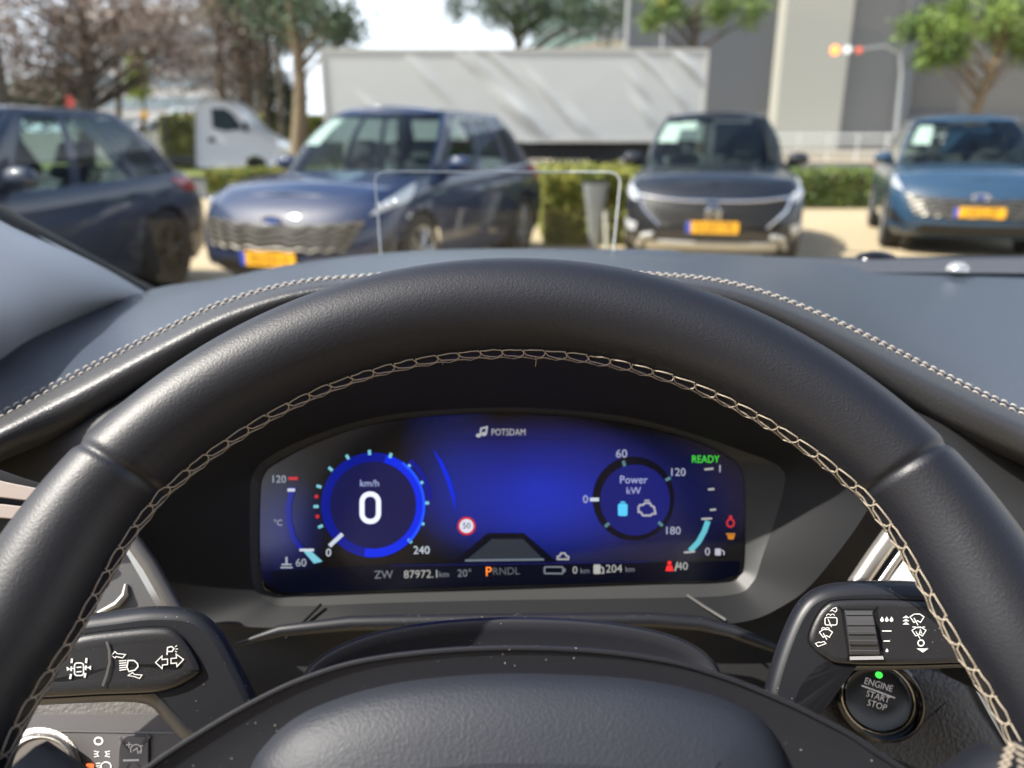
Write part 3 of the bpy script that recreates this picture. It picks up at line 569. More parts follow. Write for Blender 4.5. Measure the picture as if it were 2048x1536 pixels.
# lamp post with coloured warning lamps
yl = 50; lp = thing('lamp_post', 'tall curved lamp post carrying three coloured lamps before the bay coloured as lit', 'lamp post', (X(1795, yl, 300), yl, 0)); b = MB()
b.tube([yat(1792, 300, yl)*[1, 1, 0], yat(1794, 250, yl), yat(1803, 150, yl), yat(1800, 108, yl), yat(1770, 92, yl), yat(1728, 98, yl), yat(1662, 100, yl)], [.13, .12, .09, .08, .07, .06, .05], 8); b.build('pole', M['grey'], lp)
for px, py, r_, c, e in ((1670, 100, .27, (1, .25, .05), 2.2), (1695, 99, .22, (1, 1, .95), .9), (1718, 100, .2, (.8, .12, .05), .9)):
    c_ = yat(px, py, yl-.1); b = MB(); b.grid([[c_+r_*np.array([math.cos(a)*math.sin(u), -math.cos(u)*.7, math.sin(a)*math.sin(u)]) for a in np.linspace(0, 2*math.pi, 16, endpoint=False)] for u in np.linspace(.02, 3.1, 9)], cv=True); b.build('lamp', emis('lamp_%d' % px, c, e), lp)
yl = 38; lp = thing('lamp_post', 'thin dark lamp post rising beside the shed', 'lamp post', (X(1250, yl), yl, 0)); b = MB(); b.tube([(X(1250, yl), yl, z) for z in (0, 4, 10)], [.11, .10, .08], 8); b.build('pole', M['grey'], lp)
b = MB(); b.tube([(X(1250, yl), yl, 9.6), (X(1230, yl), yl, 9.9)], .06, 6); b.build('lamp_head', M['grey'], lp)
c_ = yat(1326, 4, 45); sg = thing('traffic_light', 'orange lamp on a pole at the top edge above the trailer', 'traffic light', (c_[0], 45, 0)); b = MB(); b.tube([(c_[0]+.1, 45.2, 0), (c_[0]+.1, 45.2, c_[2])], .07, 6); b.build('pole', M['grey'], sg)
b = MB(); b.grid([[c_+.36*np.array([math.cos(a)*math.sin(u), -math.cos(u)*.7, math.sin(a)*math.sin(u)]) for a in np.linspace(0, 2*math.pi, 16, endpoint=False)] for u in np.linspace(.02, 3.1, 9)], cv=True); b.build('lamp', emis('orange_lamp', (1, .25, .08), 1.5), sg)

# showroom added unseen behind the viewpoint, dark for the parked cars' paint to mirror
sm = thing('backdrop', 'added long dark glazed showroom behind the viewpoint', 'building', (0, -26, 0))
b = MB(); b.box(-45, 45, -40, -26, 0, 7.5); b.build('wall', M['wmid'], sm, smooth=False)
for x in range(-42, 42, 6): b = MB(); b.box(x, x+5.4, -25.98, -25.9, .3, 5.2); b.build('window', M['vglass'], sm, smooth=False)

# ================================================================== THE CAR ONE SITS IN
L_ = {}
L_['rim'] = mat('rim_leather', (.0052, .0060, .0100), .47, bump=('vor', 1350, .28, .0003), spec=.52)
L_['pad'] = mat('airbag_skin', (.013, .016, .024), .55, bump=('vor', 950, .36, .0003), spec=.45)
L_['dash'] = mat('dash_top_skin', (.026, .036, .054), .40, bump=('vor', 1100, .15, .0004), spec=.6, dust=260)
L_['lip'] = mat('dash_leather', (.03, .031, .034), .42, bump=('vor', 1000, .4, .0006), spec=.5)
L_['plast'] = mat('satin_black_plastic', (.010, .011, .015), .44, bump=('noise', 2200, .08, .0003), dust=380)
L_['stalk'] = mat('stalk_plastic', (.016, .016, .018), .40, bump=('noise', 2600, .3, .0003), dust=700)
L_['dark'] = mat('matt_black_plastic', (.008, .009, .012), .6, spec=.3)
L_['fascia'] = mat('fascia_plastic', (.028, .029, .029), .5, bump=('noise', 1800, .12, .0003)); L_['fh'] = mat('hood_lining', (.009, .0095, .011), .6, spec=.25); L_['lf'] = mat('lower_fascia_plastic', (.022, .0225, .024), .5, bump=('noise', 1800, .12, .0003))
L_['grain'] = mat('grained_fascia', (.022, .022, .024), .5, bump=('vor', 480, .5, .0010))
L_['greytrim'] = mat('grey_satin_trim', (.15, .145, .14), .35, .5); L_['silver'] = mat('silver_trim', (.62, .60, .56), .28, .85)
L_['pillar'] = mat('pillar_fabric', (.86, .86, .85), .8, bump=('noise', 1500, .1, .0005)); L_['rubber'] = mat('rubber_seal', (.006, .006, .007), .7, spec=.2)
L_['thread'] = mat('beige_thread', (.42, .36, .28), .7); L_['icon'] = mat('white_print', (.72, .72, .70), .6); L_['thread2'] = mat('grey_thread', (.52, .48, .43), .7)
L_['gloss'] = mat('piano_black', (.004, .004, .005), .16, spec=.35)
fm, fr_ = L_['plast'], L_['dark']
# ------------------------------------------------------------------ steering wheel
WT = R(26); wc = np.array([.0003, -.1235, .2487]); wa = np.array([1., 0, 0]); wb = np.array([0, math.cos(WT), math.sin(WT)]); wn = np.cross(wa, wb)
WP = Plane(0, 0, 1); WP.o = wc; WP.n = wn
sw = thing('steering_wheel', 'black leather steering wheel with cream cross stitching along its inner edge', 'steering wheel', tuple(W(wc)))
TI = ([-90, -40, 0, 5, 9, 13, 17, 22, 28, 34, 42, 50, 60, 75, 90], [.152, .156, .1655, .163, .160, .1572, .1565, .1572, .159, .1598, .158, .1560, .1542, .1518, .1508])
def rin(th):
    th = (th+90) % 360-90; th = th if th <= 90 else 180-th; return float(np.interp(th, *TI))
ths = np.arange(0, 360, .1); RI = np.array([rin(t) for t in ths]); kk = np.hanning(91); kk /= kk.sum(); RI = np.convolve(np.concatenate([RI[-100:], RI, RI[:100]]), kk, 'same')[100:-100]
def rimpt(th, ph, lift=0):
    ri = float(np.interp(th % 360, np.append(ths, 360), np.append(RI, RI[0]))); ro = .1995-.0040*max(0, math.sin(R(th)))**2; rc = (ri+ro)/2; ra = (ro-ri)/2*.95; rb = .0205
    g = sum(math.exp(-(((th-t0+180) % 360-180)/.55)**2) for t0 in (34.2-.6*math.cos(R(ph)), 145.8+.6*math.cos(R(ph)), 222, 318))
    k = 1-.06*g; er = math.cos(R(th))*wa+math.sin(R(th))*wb
    return wc+er*(rc+(ra*k+lift)*math.cos(R(ph)))-wn*(rb*k+lift)*math.sin(R(ph))
b = MB(); tt = np.arange(0, 360, .3); pp = np.arange(0, 360, 7.5)
b.grid([[W(rimpt(t, p)) for p in pp] for t in tt], cu=True, cv=True); b.build('rim', L_['rim'], sw, angle=180)
b = MB(); t = -62.0; seam = 186; rr = .00022
while t < 242:
    ri = rin(t); dt = math.degrees(.0088/ri)
    T = lambda u, p, lf=.0006: W(rimpt(t+u*dt+random.uniform(-.09, .09), p+random.uniform(-.9, .9), lf))
    up, lo_, md = seam-13, seam+8, seam-3
    b.tube([T(0, up), T(.3, up-2.4, .0012), T(.62, up-1.8, .0012), T(.88, up+1)], rr, 5)
    b.tube([T(.88, up), T(.93, md-3, .0014), T(1.05, md+1, .0012)], rr, 5)
    b.tube([T(.02, up), T(-.22, md-2, .0013), T(-.6, md, .0014), T(-1.05, md+3, .0012), T(-1.5, lo_-1, .0008)], rr*1.1, 5)
    b.tube([T(.0, md+3, .0012), T(.4, lo_, .0010), T(.85, md+3, .0012)], rr*.8, 5)
    t += dt
for th, ln in ((86.5, .0045), (101, .002), (112, .0016), (75, .0015)): p0 = rimpt(th, seam+4); b.tube([W(p0), W(p0+np.array([.0004, -ln*.5, 0])), W(p0+np.array([.0001, -ln, 0]))], .00011, 4)
b.build('stitching', L_['thread'], sw)
# hub cover and airbag pad
HP = Plane(1024, 1420, .262, R(22))
hub = [(230, 1590), (300, 1526), (400, 1460), (500, 1402), (600, 1355), (720, 1318), (880, 1297), (1040, 1291), (1200, 1298), (1340, 1318), (1440, 1346), (1540, 1385), (1640, 1432), (1740, 1490), (1850, 1590), (1850, 1800), (1500, 1950), (1024, 2000), (560, 1950), (230, 1800)]
b = rings(hub, HP, [(4, -.030), (0, -.012), (-1, -.002), (1, .0001), (4, .0002), (9, -.0001), (12, -.0014), (40, -.0035), (75, -.0048), (110, -.006), (160, -.007)], n=220); b.build('hub_cover', L_['plast'], sw)
pad = [(470, 1640), (500, 1540), (530, 1490), (590, 1436), (680, 1395), (790, 1366), (900, 1352), (1020, 1346), (1150, 1349), (1280, 1358), (1400, 1382), (1480, 1410), (1530, 1445), (1566, 1500), (1590, 1580), (1600, 1700), (1500, 1850), (1024, 1930), (600, 1860), (470, 1750)]
b = rings(pad, HP, [(-2, -.012), (0, -.0045), (3, -.0030), (8, -.0012), (18, .0014), (36, .0038), (70, .0066), (120, .009), (180, .0105)], n=200); b.build('airbag_pad', L_['pad'], sw)
# leather end of the left spoke and silver insert where the spokes start
b = MB()
for s_ in (1, -1):
    pts = [wc+wa*s_*.165+wb*(-.012)+wn*.004, wc+wa*s_*.13+wb*(-.03)+wn*.012, wc+wa*s_*.10+wb*(-.05)+wn*.015]
    b.tube([W(p) for p in pts], [.022, .02, .018], 16); b.build('spoke', L_['rim'], sw); b = MB()
# cross stitched spoke end by the right edge
b = MB(); SPp = Plane(1990, 1500, .222, R(20))
for k in range(9):
    y = 1490+k*14
    ribbon([(2018-k*5, y-6), (2030-k*4, y+12)], 4.5, SPp, .001, b); ribbon([(2030-k*4, y-4), (2008-k*5, y+10)], 4.5, SPp, .0012, b); ribbon([(2030+k*2, y), (2050, y+10)], 4.5, SPp, .001, b)
b.build('spoke_stitching', L_['thread'], sw)
b = rings([(1995, 1560), (2000, 1520), (2020, 1492), (2060, 1480), (2110, 1500), (2110, 1620), (1990, 1640)], SPp, [(0, -.02), (0, -.003), (6, 0), (20, .0005)], n=40); b.build('spoke_cover', L_['rim'], sw)
# ------------------------------------------------------------------ steering column cover
cc = thing('steering_column_cover', 'dark arched steering column cover between the wheel hub and the instrument panel', 'column cover', tuple(at(1024, 1330, .33)))
CPn = Plane(1024, 1240, .345, R(30))
sh = [(590, 1420), (598, 1370), (625, 1325), (680, 1290), (760, 1262), (880, 1242), (1030, 1234), (1180, 1240), (1300, 1258), (1380, 1285), (1430, 1325), (1452, 1380), (1455, 1430), (1400, 1600), (1024, 1650), (640, 1600)]
b = rings(sh, CPn, [(0, -.06), (0, -.012), (0, -.002), (5, .0005), (12, .0008), (30, -.001), (60, -.003)], n=160); b.build('upper_shell', L_['plast'], cc)
# ------------------------------------------------------------------ dashboard
db = thing('dashboard', 'dark dashboard with twin stitched leather brow arching over the instruments', 'dashboard', tuple(at(1024, 800, .55)))
A = [(-200, 1010, .43), (0, 910, .445), (110, 865, .455), (219, 806, .462), (330, 740, .468), (450, 672, .474), (590, 615, .478), (760, 585, .482), (1020, 575, .484), (1290, 585, .482), (1440, 612, .478), (1560, 655, .474), (1690, 725, .468), (1850, 822, .462), (1960, 878, .456), (2048, 918, .45), (2250, 1010, .43)]
Bc = [(-200, 925, .445), (0, 832, .46), (110, 772, .47), (219, 715, .476), (330, 659, .482), (450, 604, .488), (590, 566, .492), (740, 552, .496), (1020, 536, .498), (1290, 548, .496), (1440, 562, .492), (1560, 596, .488), (1690, 651, .482), (1850, 731, .476), (1960, 786, .468), (2048, 826, .462), (2250, 915, .445)]
mid = [((a[0]+c[0])/2, (a[1]*.45+c[1]*.55), (a[2]+c[2])/2-.012) for a, c in zip(A, Bc)]
m2 = [((a[0]*.15+c[0]*.85), (a[1]*.12+c[1]*.88), (a[2]*.2+c[2]*.8)-.006) for a, c in zip(A, Bc)]
Dd = [(-420, 760, .50), (-60, 745, .56), (60, 680, .62), (180, 628, .70), (280, 590, .80), (330, 575, .86), (440, 560, .90), (560, 535, .90), (720, 514, .92), (1020, 503, .95), (1200, 503, .95), (1430, 508, .95), (1560, 514, .98), (1700, 514, 1.0), (1870, 513, 1.0), (2048, 512, 1.0), (2400, 512, 1.0)]
def up(c, f=0): return np.array([at(*p) for p in c])
def blend(c1, c2, k, dy=0): # blend in world space
    return np.array([at(*p) for p in c1])*(1-k)+np.array([at(*q) for q in c2])*k+np.array([0, 0, dy])
under = [(p[0], p[1]+14, p[2]+.02) for p in A]; under2 = [(p[0], p[1]-6, p[2]+.07) for p in A]
b = MB(); G_ = loft([up(under2), up(under), up(A), up(mid), up(m2), up(Bc)], n=220, m=7); b.grid(G_); b.build('leather_brow', L_['lip'], db, angle=180)
seamline = cat_interp(up(Bc), 900)
b = MB(); gtop = loft([up(Bc), blend(Bc, Dd, .05, .0012), blend(Bc, Dd, .33, .004), blend(Bc, Dd, .7, .002), up(Dd), up(Dd)+np.array([0, .02, -.03])], n=220, m=7); b.grid(gtop); b.build('top_pad', L_['dash'], db, angle=180)
# twin stitch rows on each side of the seam
m2w = cat_interp(up(m2), 900); tpw = cat_interp(blend(Bc, Dd, .05, .0012), 900)
def along(line, step):
    d = np.concatenate([[0], np.cumsum(np.linalg.norm(np.diff(line, axis=0), axis=1))]); s = np.arange(0, d[-1], step); return np.stack([np.interp(s, d, line[:, i]) for i in range(3)], 1)
for off, tgt in ((.0042, tpw), (-.0042, m2w)):
    ln = seamline.copy(); dirv = (tgt-seamline); dirv /= np.linalg.norm(dirv, axis=1)[:, None]; ln = seamline+dirv*abs(off)
    P_ = along(ln, .0011); b = MB(); nS = len(P_)
    for i in range(0, nS-5, 5):
        q = P_[i:i+5].copy(); q[1:4] += np.array([0, -.0002, .0007]); q[0] += [0, 0, -.0004]; q[4] += [0, 0, -.0004]; q[2] += [0, 0, .0002]
        b.tube(q, [.00025, .0005, .00058, .0005, .00025], 6)
    b.build('stitch_row', L_['thread2'], db)
b = MB(); P_ = along(seamline, .004); b.tube(P_+np.array([0, 0, -.0002]), .0008, 5); b.build('seam', L_['rubber'], db)
# head-up display housing hump at the windscreen end of the dash
HPn = Plane(1000, 520, .86, R(-62))
def surf(pts, m, name, par, n=60, mm=5, ang=180): b = MB(); b.grid(loft([up(c) for c in pts], n=n, m=mm)); return b.build(name, m, par, angle=ang)
surf([[(545, 548, .80), (700, 526, .80), (850, 517, .80), (1040, 514, .80), (1220, 516, .80), (1340, 521, .80), (1450, 536, .80)],
      [(548, 544, .83), (700, 518, .83), (850, 508, .83), (1040, 504, .83), (1220, 505, .83), (1350, 508, .83), (1448, 530, .83)],
      [(560, 540, .88), (690, 514, .88), (850, 501, .88), (1040, 497, .88), (1220, 498, .88), (1350, 502, .88), (1440, 526, .88)],
      [(566, 552, .92), (690, 530, .92), (850, 520, .92), (1040, 515, .92), (1220, 516, .92), (1350, 520, .92), (1440, 540, .92)]], L_['dash'], 'display_housing', db)
# speaker grilles
def grille(outline, d, tx, nm, lift=0):
    pl_ = Plane(outline[0][0], outline[0][1], d, tx); g_ = rings(outline, pl_, [(0, -.004), (0, .001), (1.5, .001), (2, -.0005)], n=64); o = g_.build(nm, L_['gr'], db); return pl_
L_['gr'] = mat('perforated_grille', (.05, .054, .065), .45, bump=('vor', 380, .9, .002))
CGP = [[(1560, 520, .93), (1750, 519, .93), (1950, 518, .93), (2200, 517, .93)], [(1555, 531, .90), (1750, 533, .90), (1950, 533, .90), (2200, 533, .90)], [(1600, 541, .86), (1750, 545, .86), (1950, 546, .86), (2200, 548, .86)]]
surf([[(x, y, d-.006) for x, y, d in c] for c in CGP], L_['gr'], 'centre_speaker_grille', db, n=40)
surf([[(230, 612, .70), (262, 592, .73), (320, 588, .75), (400, 594, .75)], [(232, 622, .695), (275, 612, .70), (330, 608, .71), (398, 600, .72)], [(245, 630, .69), (290, 628, .69), (345, 620, .70), (396, 605, .72)]], L_['gr'], 'side_speaker_grille', db, n=30)
b = MB(); b.tube([at(300, 596, .72), at(340, 590, .72), at(372, 592, .72), at(402, 596, .72)], [.0008, .002, .002, .0008], 8); b.build('grille_trim', L_['silver'], db)
c_ = at(1915, 540, .84); b = MB(); b.grid([[c_+np.array([.012*math.cos(a)*math.sin(u), .012*math.sin(a)*math.sin(u), .009*math.cos(u)]) for a in np.linspace(0, 2*math.pi, 20, endpoint=False)] for u in (.05, .4, .8, 1.2, 1.57)], cv=True); b.build('sunlight_sensor', mat('clear_sensor', (.5, .5, .5), .12, .6), db)
c_ = at(1752, 520, .95); b = MB(); b.grid([[c_+np.array([.026*math.cos(a)*math.sin(u), .02*math.sin(a)*math.sin(u), .011*math.cos(u)]) for a in np.linspace(0, 2*math.pi, 20, endpoint=False)] for u in (.05, .4, .8, 1.2, 1.57)], cv=True); b.build('sensor_dome', L_['gloss'], db)
# fascia around the instruments: display rim -> recess wall -> opening -> outer fascia
DP = Plane(1015, 1010, .478, R(6))
disp = [(520, 1000), (528, 950), (560, 922), (640, 882), (740, 850), (850, 834), (1000, 827), (1130, 832), (1260, 848), (1370, 876), (1450, 910), (1482, 940), (1488, 985), (1488, 1120), (1478, 1150), (1445, 1164), (1300, 1168), (1020, 1178), (760, 1186), (600, 1192), (545, 1186), (522, 1150)]
recess = [(500, 1000), (508, 945), (545, 910), (630, 870), (735, 838), (850, 822), (1000, 815), (1130, 820), (1265, 836), (1380, 866), (1480, 900), (1560, 935), (1566, 985), (1526, 1110), (1505, 1165), (1460, 1190), (1300, 1196), (1020, 1200), (760, 1206), (600, 1212), (540, 1205), (505, 1160)]
opn = [(268, 1060), (290, 900), (400, 770), (540, 700), (700, 655), (860, 630), (1020, 622), (1180, 630), (1340, 655), (1500, 705), (1640, 780), (1730, 880), (1752, 985), (1640, 1150), (1560, 1215), (1470, 1246), (1300, 1246), (1020, 1240), (760, 1240), (620, 1252), (480, 1252), (345, 1215)]
def lay(pts, d): return np.array([at(x, y, dd) for (x, y), dd in zip(pts, d)])
yd = lambda pts, top, bot: [top+(bot-top)*min(1, max(0, (y-700)/500)) for x, y in pts]
R0 = lay(disp, [DP.c(x, y)[2] for x, y in disp]); R1 = lay(recess, [DP.c(x, y)[2]-.006 for x, y in recess])
R2 = lay(opn, yd(opn, .405, .455)); Rm = R1*.45+R2*.55
b = MB(); g_ = loft([R0, R1], n=200, m=4, closed=True); b.grid(g_, cv=True); b.build('display_surround', L_['fascia'], db, angle=180)
b = MB(); b.grid(loft([R1, Rm, R2], n=200, m=5, closed=True), cv=True); b.build('instrument_hood', L_['fh'] if 'fh' in L_ else L_['fascia'], db, angle=180)
outr = [(-300, 1130), (-300, 950), (60, 850), (290, 730), (520, 615), (760, 570), (1020, 565), (1280, 570), (1520, 615), (1740, 730), (1960, 850), (2350, 950), (2350, 1130), (2350, 1450), (2050, 1750), (1600, 1750), (1300, 1750), (1020, 1750), (760, 1750), (400, 1750), (0, 1750), (-300, 1500)]
R3 = lay(outr, [.495 if y < 1100 else (.46 if y < 1400 else .45) for x, y in outr]); Rk = R2+np.array([0, .006, -.002])
b = MB(); b.grid(loft([R2, Rk*.9+R3*.1+np.array([0, .012, 0]), R3], n=200, m=6, closed=True), cv=True); b.build('lower_fascia', L_['lf'], db, angle=180)
# seams in the lower surround
b = MB(); b.tube([at(642, 1208, .462), at(572, 1278, .448)], .0010, 6); b.build('seam', L_['rubber'], db)
b = MB(); b.tube([at(1374, 1190, .466), at(1410, 1214, .460), at(1452, 1240, .452)], .0009, 6); b.build('seam', L_['greytrim'], db)
# lip under the display shelf
b = MB(); b.tube([at(470, 1290, .435), at(560, 1262, .44), at(700, 1247, .443), at(900, 1243, .444), at(1020, 1242, .445), at(1300, 1240, .445), at(1400, 1247, .443), at(1462, 1262, .44), at(1560, 1300, .43), at(1600, 1310, .425)], [.001, .0035, .0045, .0045, .0045, .0045, .0045, .004, .003, .002], 10); b.build('shelf_edge', L_['plast'], db)
# side trims: silver edged vent surrounds left and right of the column
def slab(name, out, plane, m, par, th=.004, lift=0, bev=2.0, n=64, dome=0, ang=50): 
    bw = abs(bev); b = rings(out, plane, [(0, lift-th), (0, lift-.0005*bw), (bw*.35, lift-.00012*bw), (bw, lift), (bw*4, lift+dome*.6), (bw*8, lift+dome)] if dome else [(0, lift-th), (0, lift-.0004*bw), (bw*.4, lift-.0001*bw), (bw, lift)], n=n); return b.build(name, m, par, angle=ang)
LV = Plane(280, 1160, .415, R(5))
vt = thing('vent_surround', 'grey vent surround with bright edge left of the instrument display', 'vent', tuple(at(280, 1160, .415)))
slab('panel', [(60, 1260), (120, 1150), (200, 1080), (250, 1068), (275, 1090), (320, 1160), (366, 1232), (340, 1260)], LV, mat('vent_grey', (.10, .10, .10), .45), vt, th=.01, n=80)
b = MB(); ribbon([(244, 1086), (262, 1108), (292, 1160), (326, 1222)], 11, LV, .0022, b); ribbon([(244, 1086), (262, 1108), (292, 1160), (326, 1222)], 15, LV, .0010, b); b.build('bright_edge', L_['silver'], vt)
b = MB(); b.tube([LV.p(252, 1168, .001), LV.p(250, 1190, .002), LV.p(234, 1208, .002), LV.p(196, 1226, .002)], [.0008, .002, .002, .001], 8); b.build('vent_rib', L_['silver'], vt)
b = MB(); b.tube([LV.p(262, 1076, .002), LV.p(300, 1130, .002), LV.p(352, 1222, .002)], .004, 10); b.build('vent_rib', L_['greytrim'], vt)
RV = Plane(1780, 1120, .415, R(5))
vr = thing('vent_surround', 'bright chrome edged vent surround right of the display above the wiper stalk', 'vent', tuple(at(1780, 1120, .415)))
slab('panel', [(1700, 1190), (1735, 1140), (1800, 1060), (1830, 1048), (1980, 1040), (1990, 1200), (1850, 1200)], RV, L_['greytrim'], vr, th=.012, n=80)
b = MB(); b.tube([RV.p(1712, 1172, .001), RV.p(1750, 1115, .001), RV.p(1800, 1045, .001)], .0050, 14); b.tube([RV.p(1752, 1176, .002), RV.p(1790, 1122, .002), RV.p(1830, 1068, .002)], .0022, 10); b.build('chrome_bar', L_['silver'], vr)
slab('sunlit_spot', [(1768, 1176), (1800, 1128), (1850, 1066), (1940, 1050), (1950, 1190), (1850, 1190)], RV, mat('sunlit_white', (.85, .85, .80), .35), vr, lift=.003, n=60)  # sunlit spot on the vent trim, built as a near-white panel
# left air vent strips
L_['vc'] = mat('vent_cream', (.34, .29, .26), .45); VP = Plane(20, 1000, .40, R(5)); av = thing('air_vent', 'air vent with pale horizontal slats at the left edge', 'air vent', tuple(at(20, 1000, .41)))
slab('slat', [(-260, 900), (-100, 930), (0, 961), (80, 978), (110, 990), (90, 1004), (0, 995), (-100, 985), (-260, 960)], VP, L_['vc'], av, lift=.003); slab('slat', [(-260, 985), (-100, 998), (20, 1010), (80, 1020), (60, 1040), (0, 1036), (-100, 1030), (-260, 1020)], VP, L_['vc'], av, lift=.003)
slab('housing', [(-260, 880), (60, 960), (130, 1000), (80, 1100), (-260, 1100)], VP, L_['dark'], av, lift=-.004)
# ------------------------------------------------------------------ instrument display
idp = thing('instrument_display', 'wide digital instrument display glowing blue with speed and power dials', 'display', tuple(at(1015, 1180, .478)))
def screen_mat():
    m = bpy.data.materials.new('display_glow'); m.use_nodes = True; n = m.node_tree.nodes; l = m.node_tree.links; p = n['Principled BSDF']
    p.inputs['Base Color'].default_value = (.006, .006, .007, 1); p.inputs['Roughness'].default_value = .2; p.inputs['Specular IOR Level'].default_value = .7
    tc = n.new('ShaderNodeTexCoord'); acc = None
    def blob(cx, cz, rx, rz, col, pw):
        nonlocal acc
        mp = n.new('ShaderNodeMapping'); mp.vector_type = 'POINT'; mp.inputs['Scale'].default_value = (1/rx, 0, 1/rz); mp.inputs['Location'].default_value = (-cx/rx, 0, -cz/rz); l.new(tc.outputs['Object'], mp.inputs[0])
        g = n.new('ShaderNodeTexGradient'); g.gradient_type = 'SPHERICAL'; l.new(mp.outputs[0], g.inputs[0]); pw_ = n.new('ShaderNodeMath'); pw_.operation = 'POWER'; pw_.inputs[1].default_value = pw; l.new(g.outputs['Fac'], pw_.inputs[0])
        v = n.new('ShaderNodeVectorMath'); v.operation = 'SCALE'; v.inputs[0].default_value = col; l.new(pw_.outputs[0], v.inputs['Scale'])
        if acc is None: acc = v.outputs[0]
        else: a = n.new('ShaderNodeVectorMath'); l.new(acc, a.inputs[0]); l.new(v.outputs[0], a.inputs[1]); acc = a.outputs[0]
    o0 = at(1015, 1180, .478)
    def pos(px, py): q = DP.p(px, py, .001)-o0; return q[0], q[2]
    for px, py, wx, wz, c, pw in ((1075, 975, 290, 150, (.0, .006, .165), 1.1), (1180, 1000, 360, 150, (.002, .005, .06), .8), (1060, 1040, 240, 120, (0, .004, .07), 1.2), (900, 930, 110, 190, (0, .004, .05), 1), (570, 1060, 90, 120, (0, .002, .06), 1)):
        x, z = pos(px, py); x2 = pos(px+wx, py)[0]-x; z2 = z-pos(px, py+wz)[1]; blob(x, z, x2, z2, c, pw)
    l.new(acc, p.inputs['Emission Color']); p.inputs['Emission Strength'].default_value = 1; return m
dm = screen_mat()
slab('screen', disp, DP, dm, idp, th=.004, lift=.0010, bev=1, n=160)
def E_(name, c, s=.82): return emis(name, c, s)
ew, ec, er_, eo, eg = E_('glow_white', (.38, .42, .48)), E_('glow_cyan', (.13, .36, .44)), E_('glow_red', (.35, .015, .02)), E_('glow_orange', (.95, .22, .03)), E_('glow_green', (.05, .5, .03)); eb, eb2 = E_('glow_blue', (.0, .014, .50)), E_('glow_dim_blue', (.001, .005, .17)); edim = E_('glow_grey', (.12, .13, .15)); edk = E_('glow_navy', (.004, .005, .045)); ebk = E_('glow_black', (.001, .0015, .006)); ebb = E_('glow_bright_blue', (.006, .06, .75))
def part(name, m, fn, par=idp): b = MB(); fn(b); return b.build(name, m, par, smooth=False)
def arc(cx, cy, r, a0, a1, n=40, ry=None): return [(cx+r*math.cos(R(a0+(a1-a0)*i/n)), cy+(ry or r)*math.sin(R(a0+(a1-a0)*i/n))) for i in range(n+1)]
l0 = .0016
sd_ = part('speed_dial', edk, lambda b: flat(circ(746, 1010, 88, 88, 60), DP, l0, b))
part('dial_ring', eb2, lambda b: ribbon(circ(746, 1010, 95, 96, 80), 18, DP, l0+.0001, b, True), sd_)
part('dial_ring_glow', eb, lambda b: (ribbon(arc(746, 1010, 95, -75, 100, 50, 96), 17, DP, l0+.0003, b)), sd_)
part('dial_edge', ebb, lambda b: ribbon(arc(746, 1010, 102, -55, 45, 40, 103), 5, DP, l0+.0005, b), sd_)
tk = [(695, 914), (739, 905), (781, 911), (817, 933), (842, 966), (853, 1006), (844, 1047), (820, 1082), (661, 938), (638, 973), (632, 1013), (641, 1053)]
def tick(b, x, y, cx, cy, ln=10, w=6): a = math.atan2(y-cy, x-cx); ribbon([(x-ln/2*math.cos(a), y-ln/2*math.sin(a)), (x+ln/2*math.cos(a), y+ln/2*math.sin(a))], w, DP, l0+.0004, b)
for x, y in tk: part('tick', ec, lambda b: tick(b, x, y, 746, 1010), sd_)
for x, y in ((633, 993), (635, 1033)): part('red_dot', er_, lambda b: flat(circ(x, y, 4), DP, l0+.0004, b), sd_)
part('needle', ew, lambda b: ribbon([(659, 1092), (685, 1068)], 8, DP, l0+.0006, b), sd_)
part('unit_text', E_('glow_pale', (.26, .3, .5)), lambda b: text('km/h', 739, 967, 14, DP, l0+.0006, b), sd_)
part('speed_number', E_('glow_bright', (.58, .61, .78)), lambda b: (ribbon(rrect(724, 988, 757, 1043, 16, 8), 10, DP, l0+.0006, b, True)), sd_)
part('dial_text', ew, lambda b: (text('0', 657, 1106, 16, DP, l0+.0006, b), text('240', 843, 1101, 16, DP, l0+.0006, b)), sd_)
tg = part('temperature_gauge', eb2, lambda b: ribbon([(586, 975), (577, 1010), (577, 1040), (586, 1075), (604, 1100)], 11, DP, l0, b))
part('gauge_fill', ec, lambda b: flat([(607, 1103), (621, 1101), (645, 1123), (628, 1127)], DP, l0+.0002, b), tg)
part('tick', ew, lambda b: (ribbon([(599, 1100), (628, 1100)], 5, DP, l0+.0005, b)), tg); part('tick', ew, lambda b: ribbon([(575, 980), (590, 980)], 6, DP, l0+.0005, b), tg); part('tick', er_, lambda b: ribbon([(577, 957), (596, 957)], 6, DP, l0+.0005, b), tg)
em_ = E_('glow_mid', (.24, .26, .3))
for t_, x_, y_, h_ in (('120', 557, 959, 15), ('°C', 556, 1046, 12), ('60', 602, 1126, 16)): part('gauge_text', em_, lambda b: text(t_, x_, y_, h_, DP, l0+.0005, b), tg)
part('coolant_symbol', em_, lambda b: (ribbon([(573, 1114), (573, 1130)], 4, DP, l0+.0005, b), ribbon([(561, 1135), (585, 1135)], 3, DP, l0+.0005, b), ribbon([(563, 1129), (583, 1129)], 3, DP, l0+.0005, b)), tg)
part('glow_crescent', eb, lambda b: flat([(866, 898), (886, 925), (901, 958), (909, 990), (912, 1025), (905, 1000), (894, 965), (880, 930)], DP, l0, b)); part('glow_crescent', eb2, lambda b: flat(arc(746, 1010, 120, -50, -5, 20)+arc(746, 1010, 110, -5, -50, 20), DP, l0, b))
